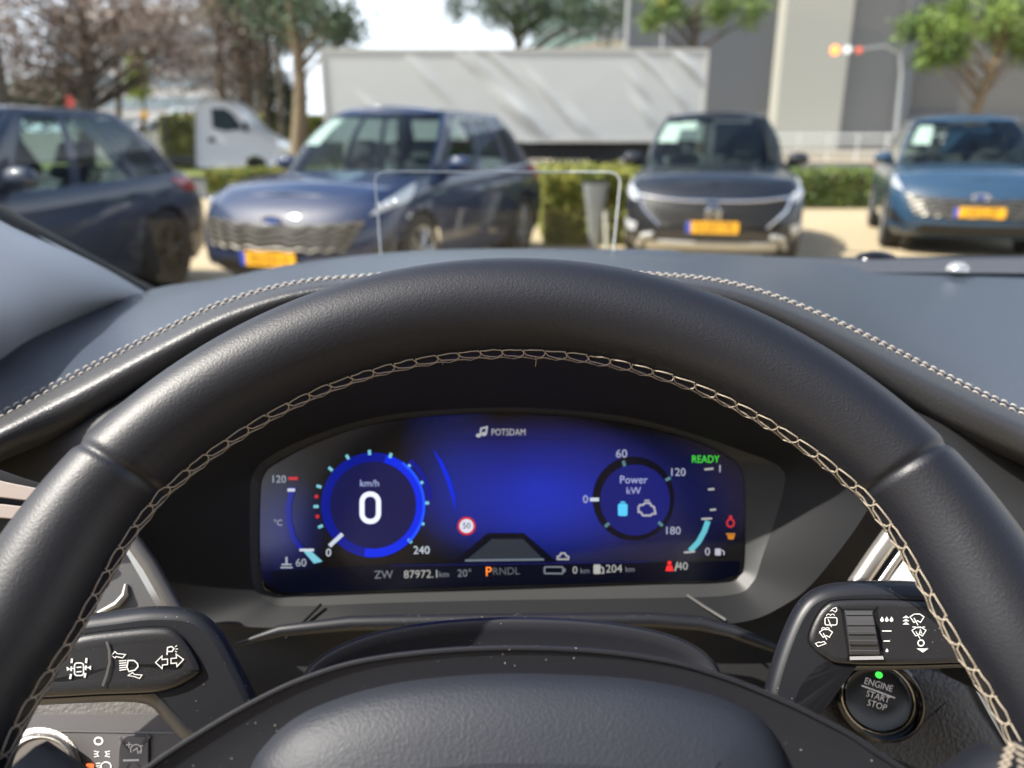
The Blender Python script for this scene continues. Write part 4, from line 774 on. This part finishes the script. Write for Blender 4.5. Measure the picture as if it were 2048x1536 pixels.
ss = part('speed_limit_sign', er_, lambda b: flat(circ(933, 1052, 18.5), DP, l0+.0002, b)); part('sign_face', E_('glow_sign', (.45, .46, .55)), lambda b: flat(circ(933, 1052, 14), DP, l0+.0004, b), ss); part('sign_text', ebk, lambda b: text('50', 933, 1052, 12, DP, l0+.0006, b), ss)
rd = part('road_graphic', ebk, lambda b: flat([(905, 1126), (975, 1066), (1048, 1066), (1115, 1124)], DP, l0, b)); part('lane', E_('glow_road', (.018, .022, .03)), lambda b: flat([(934, 1119), (984, 1078), (1046, 1078), (1086, 1118)], DP, l0+.0002, b), rd); part('lane_line', E_('glow_line', (.10, .12, .15)), lambda b: ribbon([(930, 1121), (1088, 1119)], 4, DP, l0+.0004, b), rd)
mi = part('media_line', E_('glow_media', (.28, .28, .3)), lambda b: (text('POTSDAM', 1017, 865, 13.5, DP, l0+.0004, b, sx=.80), flat(circ(957, 871, 5, 4), DP, l0+.0004, b), flat(circ(968, 868, 5, 4), DP, l0+.0004, b), ribbon([(961, 871), (962, 857), (974, 854), (972, 868)], 3.5, DP, l0+.0005, b)))
part('divider', edk, lambda b: ribbon([(862, 879), (1010, 877), (1150, 879)], 2, DP, l0+.0003, b))
sb_ = part('status_bar', ebk, lambda b: flat([(540, 1142), (780, 1129), (1300, 1124), (1478, 1122), (1478, 1146), (1440, 1160), (1020, 1170), (640, 1184), (556, 1184)], DP, l0-.0003, b)); part('status_line', edk, lambda b: ribbon([(780, 1131), (1300, 1124)], 3, DP, l0+.0002, b), sb_)
eg2 = E_('glow_status', (.27, .27, .26)); rt_ = 1.2
for t_, x, y, h, m_ in (('ZW', 767, 1150, 16, edim), ('87972.1', 843, 1149, 16, eg2), ('km', 888, 1149, 12, edim), ('20°', 929, 1147, 15, edim), ('P', 977, 1144, 19, eo), ('RNDL', 1012, 1143, 15, E_('glow_gear', (.07, .075, .085))), ('0', 1150, 1141, 15, eg2), ('km', 1170, 1142, 11, edim), ('204', 1228, 1138, 16, eg2), ('km', 1260, 1139, 11, edim), ('40', 1365, 1133, 16, eg2)):
    part('status_text', m_, lambda b: text(t_, x, y, h, DP, l0+.0003, b, rot=rt_), sb_)
part('battery_symbol', edim, lambda b: (ribbon(rrect(1089, 1134, 1126, 1147, 2, 2), 3, DP, l0+.0003, b, True), flat([(1127, 1137), (1131, 1137), (1131, 1144), (1127, 1144)], DP, l0+.0003, b)), sb_)
part('fuel_symbol', eg2, lambda b: (flat(rrect(1187, 1129, 1201, 1148, 2, 2), DP, l0+.0003, b), ribbon([(1202, 1133), (1207, 1137), (1207, 1146), (1202, 1146)], 2.5, DP, l0+.0003, b)), sb_)
def car_icon(b, x, y, s, m=None): ribbon([(x-s, y+s*.5), (x-s, y), (x-s*.6, y-s*.1), (x-s*.35, y-s*.6), (x+s*.35, y-s*.6), (x+s*.6, y-s*.1), (x+s, y), (x+s, y+s*.5)], 3, DP, l0+.0003, b, True)
part('car_symbol', eg2, lambda b: car_icon(b, 1126, 1113, 11))
pdl = part('power_dial', ebk, lambda b: flat(circ(1267, 997, 82, 84, 60), DP, l0, b)); part('dial_face', E_('glow_face', (.004, .007, .10)), lambda b: flat(circ(1270, 1000, 70, 71, 60), DP, l0+.0002, b), pdl)
for x, y in ((1248, 927), (1336, 958), (1321, 1048), (1214, 1050)): part('tick', E_('glow_teal', (.06, .14, .17)), lambda b: tick(b, x, y, 1267, 997, 11, 6), pdl)
part('needle', ew, lambda b: ribbon([(1180, 999), (1198, 999)], 7, DP, l0+.0006, b), pdl)
part('dial_text', E_('glow_num', (.26, .28, .36)), lambda b: (text('60', 1243, 908, 17, DP, l0+.0006, b), text('120', 1355, 945, 16, DP, l0+.0006, b), text('180', 1345, 1062, 16, DP, l0+.0006, b), text('0', 1171, 999, 16, DP, l0+.0006, b)), pdl)
part('unit_text', E_('glow_unit', (.26, .28, .46)), lambda b: (text('Power', 1267, 960, 16, DP, l0+.0006, b, sx=.95), text('kW', 1267, 982, 14, DP, l0+.0006, b)), pdl)
part('battery_symbol', E_('glow_batt', (.06, .38, .62)), lambda b: (flat(rrect(1236, 1007, 1255, 1032, 4, 3), DP, l0+.0006, b), flat([(1241, 1003), (1250, 1003), (1250, 1006), (1241, 1006)], DP, l0+.0006, b)), pdl)
part('engine_symbol', E_('glow_eng', (.25, .25, .3)), lambda b: (ribbon([(1280, 1010), (1286, 1010), (1290, 1006), (1300, 1006), (1302, 1011), (1308, 1014), (1311, 1027), (1304, 1028), (1301, 1031), (1286, 1031), (1281, 1024), (1277, 1024), (1277, 1014)], 4, DP, l0+.0006, b, True), ribbon([(1289, 1001), (1299, 1001)], 3, DP, l0+.0006, b)), pdl)
part('ready_text', eg, lambda b: text('READY', 1411, 919, 15, DP, l0+.0004, b, sx=.85))
fg = part('fuel_gauge', E_('glow_fuelfill', (.08, .32, .38)), lambda b: ribbon([(1416, 1042), (1409, 1062), (1397, 1084), (1380, 1102)], 11, DP, l0+.0002, b))
for p0, p1 in (((1409, 939), (1427, 937)), ((1403, 1038), (1424, 1037)), ((1368, 1105), (1390, 1103)), ((1416, 979), (1429, 978)), ((1420, 1020), (1432, 1019))): part('tick', eg2, lambda b: ribbon([p0, p1], 4, DP, l0+.0004, b), fg)
part('gauge_text', E_('glow_f', (.3, .3, .36)), lambda b: text('1', 1440, 938, 15, DP, l0+.0004, b), fg); part('gauge_text', E_('glow_f2', (.3, .3, .36)), lambda b: (text('0', 1415, 1104, 16, DP, l0+.0004, b), flat(rrect(1430, 1097, 1442, 1111, 2, 2), DP, l0+.0004, b), ribbon([(1444, 1100), (1448, 1104), (1448, 1110)], 2.5, DP, l0+.0004, b)), fg)
part('belt_warning', E_('glow_warn', (.35, .02, .03)), lambda b: (ribbon(circ(1461, 1046, 7, 8, 12), 3.5, DP, l0+.0004, b, True), flat(circ(1461, 1034, 3.5), DP, l0+.0004, b))); part('engine_warning', E_('glow_amber', (.35, .13, .015)), lambda b: (ribbon([(1452, 1068), (1470, 1068)], 3, DP, l0+.0004, b), flat([(1454, 1070), (1470, 1070), (1467, 1079), (1457, 1079)], DP, l0+.0004, b)))
part('seat_warning', E_('glow_belt', (.75, .02, .02)), lambda b: (flat(circ(1339, 1126, 4), DP, l0+.0004, b), flat([(1334, 1131), (1344, 1131), (1347, 1142), (1331, 1142)], DP, l0+.0004, b)))
part('road_symbol', eg2, lambda b: (ribbon([(1350, 1142), (1355, 1124)], 3, DP, l0+.0004, b),))
# ------------------------------------------------------------------ left stalk
ls = thing('indicator_stalk', 'black indicator stalk with headlamp and parking light symbols, left of the column', 'control stalk', tuple(at(300, 1330, .335)))
SL = Plane(260, 1320, .338, R(12), R(-8))
body = [(0, 1330), (60, 1270), (130, 1238), (220, 1224), (310, 1214), (390, 1222), (440, 1260), (480, 1330), (515, 1400), (560, 1500), (500, 1560), (380, 1490), (330, 1440), (300, 1410), (250, 1402), (150, 1405), (60, 1410), (0, 1415)]
b = rings(body, SL, [(4, -.05), (-2, -.012), (0, -.006), (6, -.002), (16, .0003), (26, .0008)], n=180); b.build('housing', L_['plast'], ls, angle=70)
pnl = [(60, 1330), (110, 1290), (160, 1272), (230, 1262), (310, 1255), (350, 1262), (380, 1295), (400, 1335), (392, 1352), (350, 1375), (300, 1385), (200, 1389), (90, 1395), (40, 1395)]
b = rings(pnl, SL, [(-3, -.001), (-3, .0010), (0, .0006), (1, .0022), (4, .0032), (16, .0038), (30, .0036)], n=120); b.build('lever', L_['stalk'], ls, angle=60)
b = MB(); ribbon([(213, 1283), (218, 1300), (219, 1325), (213, 1350), (205, 1372)], 5, SL, .0046, b); b.build('grip_ridge', L_['greytrim'], ls)
def ic(name, pl_, lift, par, fn): b = MB(); rb = lambda pts, w=4, cl=False: ribbon(pts, w*.82, pl_, lift, b, cl); fl = lambda pts: flat(pts, pl_, lift, b); fn(rb, fl); return b.build(name, L_['icon'], par, smooth=False)
def lane(rb, fl):
    rb([(144, 1317), (143, 1326)], 5); rb([(142, 1348), (140, 1358)], 5); rb([(173, 1316), (172, 1326)], 5); rb([(171, 1346), (169, 1355)], 5); rb([(143, 1333), (142, 1342)], 4); rb([(172, 1331), (171, 1340)], 4)
    rb(rrect(149, 1326, 167, 1351, 5, 3), 3.2, True); rb([(153, 1335), (163, 1334)], 3); rb([(153, 1344), (163, 1343)], 3); rb([(142, 1337), (150, 1337)], 2.5); rb([(167, 1335), (176, 1335)], 2.5); fl([(133, 1333), (141, 1338), (134, 1342)]); fl([(182, 1331), (182, 1340), (175, 1335)])
def beam(rb, fl):
    for k in range(5): rb([(238+k*.2, 1322+k*4.6), (253, 1321+k*4.9-.5*k)], 2.6)
    rb([(256, 1321), (268, 1321), (275, 1327), (276, 1333), (270, 1340), (258, 1343), (254, 1335)], 3, True)
    rb([(223, 1311), (230, 1303), (234, 1307), (251, 1309), (245, 1316), (232, 1313), (230, 1316)], 2.2, True); rb([(256, 1351), (265, 1345), (269, 1349), (284, 1350), (279, 1357), (268, 1353)], 2.2, True)
def park(rb, fl):
    rb([(334, 1310), (335, 1295), (343, 1293), (348, 1297), (344, 1303), (336, 1303)], 3); rb([(350, 1294), (354, 1291)], 2); rb([(351, 1298), (356, 1298)], 2); rb([(350, 1302), (354, 1304)], 2)
    rb([(311, 1325), (324, 1312), (324, 1319), (335, 1318), (335, 1329), (325, 1330), (324, 1337)], 2.6, True); rb([(342, 1317), (353, 1316), (352, 1308), (367, 1319), (354, 1333), (353, 1326), (342, 1327)], 2.6, True)
ic('lane_symbol', SL, .0041, ls, lane); ic('beam_symbol', SL, .0041, ls, beam); ic('parking_symbol', SL, .0041, ls, park)
# ------------------------------------------------------------------ right stalk
rs = thing('wiper_stalk', 'black wiper stalk with ribbed thumbwheel and wiper symbols, right of the column', 'control stalk', tuple(at(1780, 1270, .335)))
SR = Plane(1780, 1270, .338, R(12), R(8))
body = [(1500, 1560), (1522, 1440), (1532, 1370), (1560, 1280), (1592, 1212), (1630, 1178), (1690, 1165), (1800, 1163), (1900, 1172), (2040, 1190), (2060, 1260), (2040, 1325), (1900, 1334), (1780, 1338), (1700, 1340), (1650, 1356), (1610, 1420), (1580, 1560)]
b = rings(body, SR, [(4, -.05), (-2, -.012), (0, -.006), (7, -.0015), (18, .0005), (27, .0010)], n=180); b.build('housing', L_['plast'], rs, angle=70)
pnl = [(1618, 1272), (1632, 1235), (1650, 1212), (1675, 1202), (1760, 1200), (1860, 1204), (2020, 1212), (2020, 1318), (1900, 1326), (1780, 1329), (1680, 1327), (1650, 1315), (1625, 1294)]
b = rings(pnl, SR, [(-3, -.001), (-3, .0014), (0, .0009), (1, .0026), (3, .0032), (12, .0034)], n=120); b.build('control_panel', L_['stalk'], rs, angle=60)
tw_ = slab('thumbwheel_well', [(x, y) for x, y in ((1681, 1220), (1684, 1217), (1750, 1217), (1754, 1220), (1767, 1308), (1765, 1318), (1698, 1318), (1695, 1312))], SR, L_['rubber'], rs, th=.002, lift=.0037, bev=.6, n=64)
b = MB(); g_ = []
for i in range(41):
    v = i/40; y = 1221+v*90; x0 = 1689+v*11; x1 = 1746+v*16; bulge = .0030*math.sin(math.pi*min(1, max(0, v)))+.0007*(math.sin(v*2*math.pi*4.5) > .2)
    g_.append([SR.p(x0+(x1-x0)*u, y, .0038+bulge*(1 if 0 < j < 6 else .2)) for j, u in enumerate((0, .04, .15, .5, .85, .96, 1))])
b.grid(g_); b.build('thumbwheel', mat('wheel_rubber', (.045, .045, .048), .45), rs, angle=30)
b = MB(); flat([(1699, 1313), (1766, 1312), (1768, 1319), (1700, 1320)], SR, .0046, b); b.build('thumbwheel_edge', mat('grey_edge', (.3, .3, .31), .5), rs)
def drops(rb, fl):
    for x, y, s in ((1764, 1239, 6), (1773.5, 1239, 6), (1783, 1239, 6), (1774, 1301, 4.5)): fl([(x, y-s), (x+s*.6, y), (x+s*.55, y+s*.5), (x, y+s*.8), (x-s*.55, y+s*.5), (x-s*.6, y)])
    rb([(1764, 1262), (1783, 1262)], 2.6); rb([(1767, 1282), (1780, 1282)], 2.6)
def fan(rb, x, y, s, cl=2.2): rb([(x-s, y-s*.45), (x-s*.4, y-s*.85), (x+s*.4, y-s*.85), (x+s, y-s*.45), (x+s*.5, y+s*.35), (x+s*.1, y+s*.1), (x-s*.45, y+s*.35)], cl, True); rb([(x-s*.45, y-s*.3), (x+s*.15, y+s*.75)], cl)
def wip(rb, fl):
    fan(rb, 1834, 1240, 14); 
    for k in range(3): fl([(1805, 1237+k*6.5-1), (1812, 1231+k*6.5), (1819, 1237+k*6.5-1)])
    fan(rb, 1838, 1267, 14); rb([(1825, 1254), (1832, 1254)], 2); rb([(1835, 1254), (1842, 1254)], 2); rb([(1845, 1254), (1850, 1254)], 2)
    b2 = [(1838, 1268), (1841, 1259), (1844, 1268)]; rb(b2, 1.8); rb([(1839, 1265), (1843, 1265)], 1.5)
    rb(circ(1842, 1286, 6, 6, 20), 3, True); fl([(1833, 1297), (1857, 1297), (1846, 1305)])
def rear(rb, fl):
    rb(rrect(1650, 1235, 1674, 1250, 3, 2), 2.2, True); rb([(1656, 1238), (1663, 1254)], 2); rb(arc(1657, 1232, 4, 180, 350, 6), 1.6); rb(arc(1665, 1232, 4, 180, 350, 6), 1.6)
    fan(rb, 1652, 1270, 13, 2); rb(arc(1647, 1259, 4, 180, 350, 6), 1.6); rb(arc(1655, 1259, 4, 180, 350, 6), 1.6)
    rb([(1661, 1222), (1666, 1217), (1672, 1215), (1674, 1220), (1671, 1224), (1666, 1221)], 1.8, True); rb([(1631, 1287), (1636, 1293), (1652, 1287), (1648, 1283), (1641, 1285), (1638, 1284)], 1.9, True)
ic('interval_symbol', SR, .0037, rs, drops); ic('wiper_symbol', SR, .0037, rs, wip); ic('rear_wiper_symbol', SR, .0037, rs, rear)
slab('lever_shaft', [(1880, 1335), (1900, 1332), (1960, 1340), (2010, 1380), (2000, 1420), (1950, 1380), (1890, 1350)], Plane(1940, 1360, .36, R(10)), L_['rubber'], rs, th=.01)
# ------------------------------------------------------------------ grained side panel and start button
RPn = Plane(1760, 1400, .425, R(12), R(-10))
slab('column_side_panel', [(1470, 1640), (1500, 1480), (1560, 1380), (1640, 1345), (1760, 1325), (1850, 1330), (1925, 1362), (1960, 1420), (2000, 1480), (2060, 1580), (2060, 1700), (1500, 1700)], RPn, L_['grain'], db, th=.03, bev=10, n=120, dome=.0006)
st = thing('start_button', 'round glossy black engine start stop button with a lit green dot', 'button', tuple(at(1757, 1400, .42)))
BPn = Plane(1757, 1398, .418, R(10), R(-10))
ell = circ(1757, 1398, 76, 64, 40, rot=38)
b = rings([(x+6, y+2) for x, y in circ(1757, 1398, 96, 80, 40, rot=38)], BPn, [(0, -.004), (0, 0), (6, .0012), (14, .0004), (20, -.001)], n=80, cap=False); b.build('surround', L_['gloss'], st)
b = rings(circ(1757, 1398, 79, 68, 40, rot=38), BPn, [(-2, -.002), (0, .0012), (2.5, .0018), (5, .0012), (6, -.001)], n=80, cap=False); b.build('bezel_ring', mat('dark_chrome', (.2, .19, .17), .15, .9), st)
b = rings(circ(1757, 1398, 72, 61, 40, rot=38), BPn, [(0, -.002), (0, .0012), (2, .0016), (6, .0014), (20, .0010), (40, .0010)], n=80); b.build('cap', L_['gloss'], st)
silk = mat('silver_print', (.85, .85, .85), .5)
for t_, x, y, h in (('ENGINE', 1757, 1370, 13), ('START', 1756, 1394, 13), ('STOP', 1754, 1411, 13)):
    b = MB(); text(t_, x, y, h, BPn, .0016, b, rot=-17, sx=.92); b.build('button_text', silk, st, smooth=False)
b = MB(); ribbon([(1723, 1371), (1790, 1396)], 2.6, BPn, .0016, b); b.build('text_rule', silk, st, smooth=False)
b = MB(); flat(circ(1758, 1350, 7.5, 6, 20, rot=30), BPn, .0017, b); b.build('status_light', emis('green_led', (.03, .85, .04), 1.1), st)
# silver edge strip of the centre screen
cs = thing('centre_screen', 'thin silver edge of the centre screen showing at the right behind the wheel', 'screen', tuple(at(1990, 1430, .40)))
CSP = Plane(1985, 1430, .40, R(10)); slab('frame', [(1950, 1374), (1958, 1372), (2004, 1420), (2060, 1500), (2060, 1560), (2012, 1490), (1976, 1428)], CSP, L_['gloss'], cs, th=.01); b = MB(); ribbon([(1953, 1374), (1965, 1396), (1985, 1432), (2018, 1490)], 9, CSP, .001, b); b.build('silver_edge', L_['silver'], cs)
# ------------------------------------------------------------------ headlight switch panel bottom left
hp = thing('headlight_switch_panel', 'headlight switch panel with knurled knob and lamp symbols at the lower left', 'switch panel', tuple(at(180, 1480, .40)))
HS = Plane(200, 1470, .405, R(20))
M_brown = mat('warm_grained_plastic', (.10, .092, .085), .5, bump=('vor', 520, .35, .0010))
slab('surround', [(-120, 1400), (60, 1404), (250, 1394), (370, 1392), (410, 1404), (470, 1470), (520, 1560), (520, 1760), (-120, 1760)], HS, M_brown, hp, th=.02, bev=5, n=120, ang=70)
slab('panel', [(-120, 1428), (60, 1428), (220, 1427), (350, 1426), (382, 1434), (410, 1462), (450, 1560), (450, 1740), (-120, 1740)], HS, mat('panel_face', (.085, .08, .08), .45, bump=('noise', 1500, .1, .0003)), hp, th=.004, lift=.0015, bev=1.5, n=120)
b = MB(); ribbon([(118, 1462), (250, 1464), (390, 1466)], 3, HS, .0022, b); b.build('panel_crease', L_['greytrim'], hp)
kn = rings(circ(80, 1531, 74, 68, 48), HS, [(-10, .000), (-8, .0022), (0, .0026), (1, .004), (3, .0105), (9, .0120), (11, .0120)], n=96, cap=False).build('knob', mat('knurled_chrome', (.42, .40, .38), .38, .9, bump=('vor', 1500, .5, .0005)), hp, angle=40)
rings(circ(80, 1531, 64, 58, 48), HS, [(0, .010), (0, .0121), (2, .0128), (4, .0120)], n=80, cap=False).build('knob_ring', L_['silver'], kn)
rings(circ(80, 1531, 60, 54, 48), HS, [(0, .0110), (1, .0118), (20, .0112)], n=80).build('knob_face', mat('knob_face', (.14, .125, .11), .5), kn)
def fog(rb, fl): 
    x, y = 66, 1518; rb([(x+8, y-9), (x+14, y-6), (x+16, y), (x+12, y+8), (x+6, y+9), (x+7, y), (x+8, y-9)], 3); 
    for k in range(3): rb([(x-10, y-6+k*6), (x+2, y-7+k*6)], 2.4)
    rb([(x-5, y-10), (x-3, y), (x-6, y+9)], 2)
ic('fog_symbol', HS, .0115, kn, fog)
ic('off_symbol', HS, .0018, hp, lambda rb, fl: rb(circ(197, 1482, 8, 7, 24), 4, True))
def side(rb, fl):
    for s in (1, -1):
        rb(arc(204+s*3, 1508, 6, -60 if s > 0 else 120, 60 if s > 0 else 240, 8), 2.2)
        for k in (-6, 0, 6): rb([(204+s*9, 1508+k*.7), (204+s*16, 1508+k)], 2.2)
ic('sidelight_symbol', HS, .0018, hp, side)
def dip(rb, fl): rb(circ(212, 1533, 10, 9, 20), 3, True); [rb([(192, 1527+k*5), (201, 1526+k*5)], 2.2) for k in range(3)]
ic('auto_lamp_symbol', HS, .0018, hp, dip)
b = MB(); flat(rrect(172, 1527, 188, 1536, 3, 3), HS, .0024, b); b.build('indicator_light', emis('orange_led', (.9, .16, .04), .9), hp, smooth=False)
bt = slab('dimmer_button', rrect(238, 1472, 298, 1560, 6, 4), HS, mat('button_face', (.11, .10, .10), .4), hp, th=.003, lift=.0032, bev=2.5, n=80)
def dim(rb, fl): rb([(252, 1490), (264, 1489)], 2.6); rb([(258, 1484), (258, 1496)], 2.6); rb(arc(272, 1500, 11, 150, 400, 16), 3); rb([(266, 1502), (274, 1496), (276, 1506), (282, 1500)], 2.6); rb([(276, 1491), (286, 1492)], 3)
ic('dimmer_symbol', HS, .0035, bt, dim)
b = MB(); ribbon([(246, 1521), (278, 1520)], 4, HS, .0038, b); b.build('button_line', L_['icon'], bt)
# ------------------------------------------------------------------ head-up display pane
hd = thing('head_up_display', 'clear upright head-up display pane with rounded corners standing on the dashboard', 'display pane', tuple(at(990, 505, .84)))
HD = Plane(990, 430, .84, R(-8)); out = [(762, 512), (750, 362), (756, 346), (775, 343), (1000, 344), (1218, 344), (1236, 350), (1241, 366), (1226, 508)]
b = MB(); flat(out, HD, 0, b); b.build('pane', glass('clear_pane', (.93, .95, .94), .01), hd, smooth=False)
b = MB(); oo = [np.array(HD.p(x, y, 0)) for x, y in [(762, 512), (756, 430), (750, 366), (752, 352), (762, 345), (780, 343), (1000, 344), (1214, 344), (1230, 347), (1239, 356), (1240, 370), (1233, 440), (1226, 508)]]; b.tube(oo, .0009, 8); b.build('pane_edge', mat('pane_edge', (.62, .66, .66), .25), hd)
# ------------------------------------------------------------------ windscreen pillar, seal and windscreen
pr = thing('windscreen_pillar', 'pale grey fabric covered windscreen pillar at the left', 'pillar', tuple(at(100, 600, .6)))
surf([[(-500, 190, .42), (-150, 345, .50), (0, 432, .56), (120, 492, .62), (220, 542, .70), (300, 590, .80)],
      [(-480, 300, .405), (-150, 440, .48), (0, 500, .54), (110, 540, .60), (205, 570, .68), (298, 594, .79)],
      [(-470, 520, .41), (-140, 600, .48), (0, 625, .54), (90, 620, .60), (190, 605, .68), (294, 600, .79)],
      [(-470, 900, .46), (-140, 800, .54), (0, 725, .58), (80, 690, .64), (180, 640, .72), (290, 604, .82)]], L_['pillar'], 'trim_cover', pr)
surf([[(-500, 135, .50), (-150, 318, .58), (0, 407, .65), (120, 474, .72), (220, 529, .80), (312, 576, .90)],
      [(-500, 160, .44), (-150, 325, .52), (0, 414, .58), (120, 478, .64), (220, 532, .72), (304, 584, .82)],
      [(-500, 195, .42), (-150, 350, .50), (0, 437, .555), (120, 497, .618), (220, 546, .70), (300, 592, .80)]], L_['rubber'], 'seal', pr)
ws = MB(); WSc = [[(-700, 60, .55), (300, 560, .98), (700, 530, 1.06), (1200, 520, 1.08), (1700, 520, 1.06), (2500, 540, 1.0)], [(-900, -900, .42), (250, -900, .62), (700, -900, .66), (1200, -900, .67), (1700, -900, .66), (2500, -900, .6)]]
g_ = loft([up(c) for c in WSc], n=40, m=10); ws.grid(g_)
tag(ws.build('windscreen', glass('windscreen_glass', (.93, .96, .96), .025)), 'clear windscreen of the car one sits in, spanning the whole view ahead', 'windscreen')

# ------------------------------------------------------------------ roof lining and seats behind the viewpoint
b = MB(); g_ = [[(x, y, 1.60+.05*math.cos(x/.7*1.3)-.06*((y+1.0)/1.0)**2) for x in np.linspace(-.55, .95, 15)] for y in np.linspace(-.14, -2.1, 14)]; b.grid(g_); b.grid([[(x, y, z+.03) for x, y, z in r] for r in g_])
tag(b.build('roof_lining', mat('roof_lining_cloth', (.30, .27, .27), .9)), 'pale roof lining of the car one sits in, behind the viewpoint', 'roof lining')
for nm, x in (('driver', .0), ('passenger', .72)):
    sr = thing('front_seat', 'dark cloth front seat on the %s side behind the viewpoint' % nm, 'seat', (x, -.62, .3), 0, 'front seats'); 
    for pn, z0, hh, ww, y0_, dp in (('backrest', .55, .62, .25, -.62, .07), ('headrest', 1.2, .19, .14, -.68, .05)):
        b = MB(); g_ = []
        for tt, kk in ((0, .3), (0, .9), (.12, 1), (.88, 1), (1, .85), (1, .3)): g_.append([(x+ww*kk*math.copysign(abs(math.cos(a))**.5, math.cos(a)), y0_-.1*tt+dp*kk*math.copysign(abs(math.sin(a))**.5, math.sin(a)), z0+hh*tt) for a in np.linspace(0, 2*math.pi, 24, endpoint=False)])
        b.grid(g_, cv=True); b.build(pn, mat('seat_fabric', (.12, .10, .09), .8) , sr)
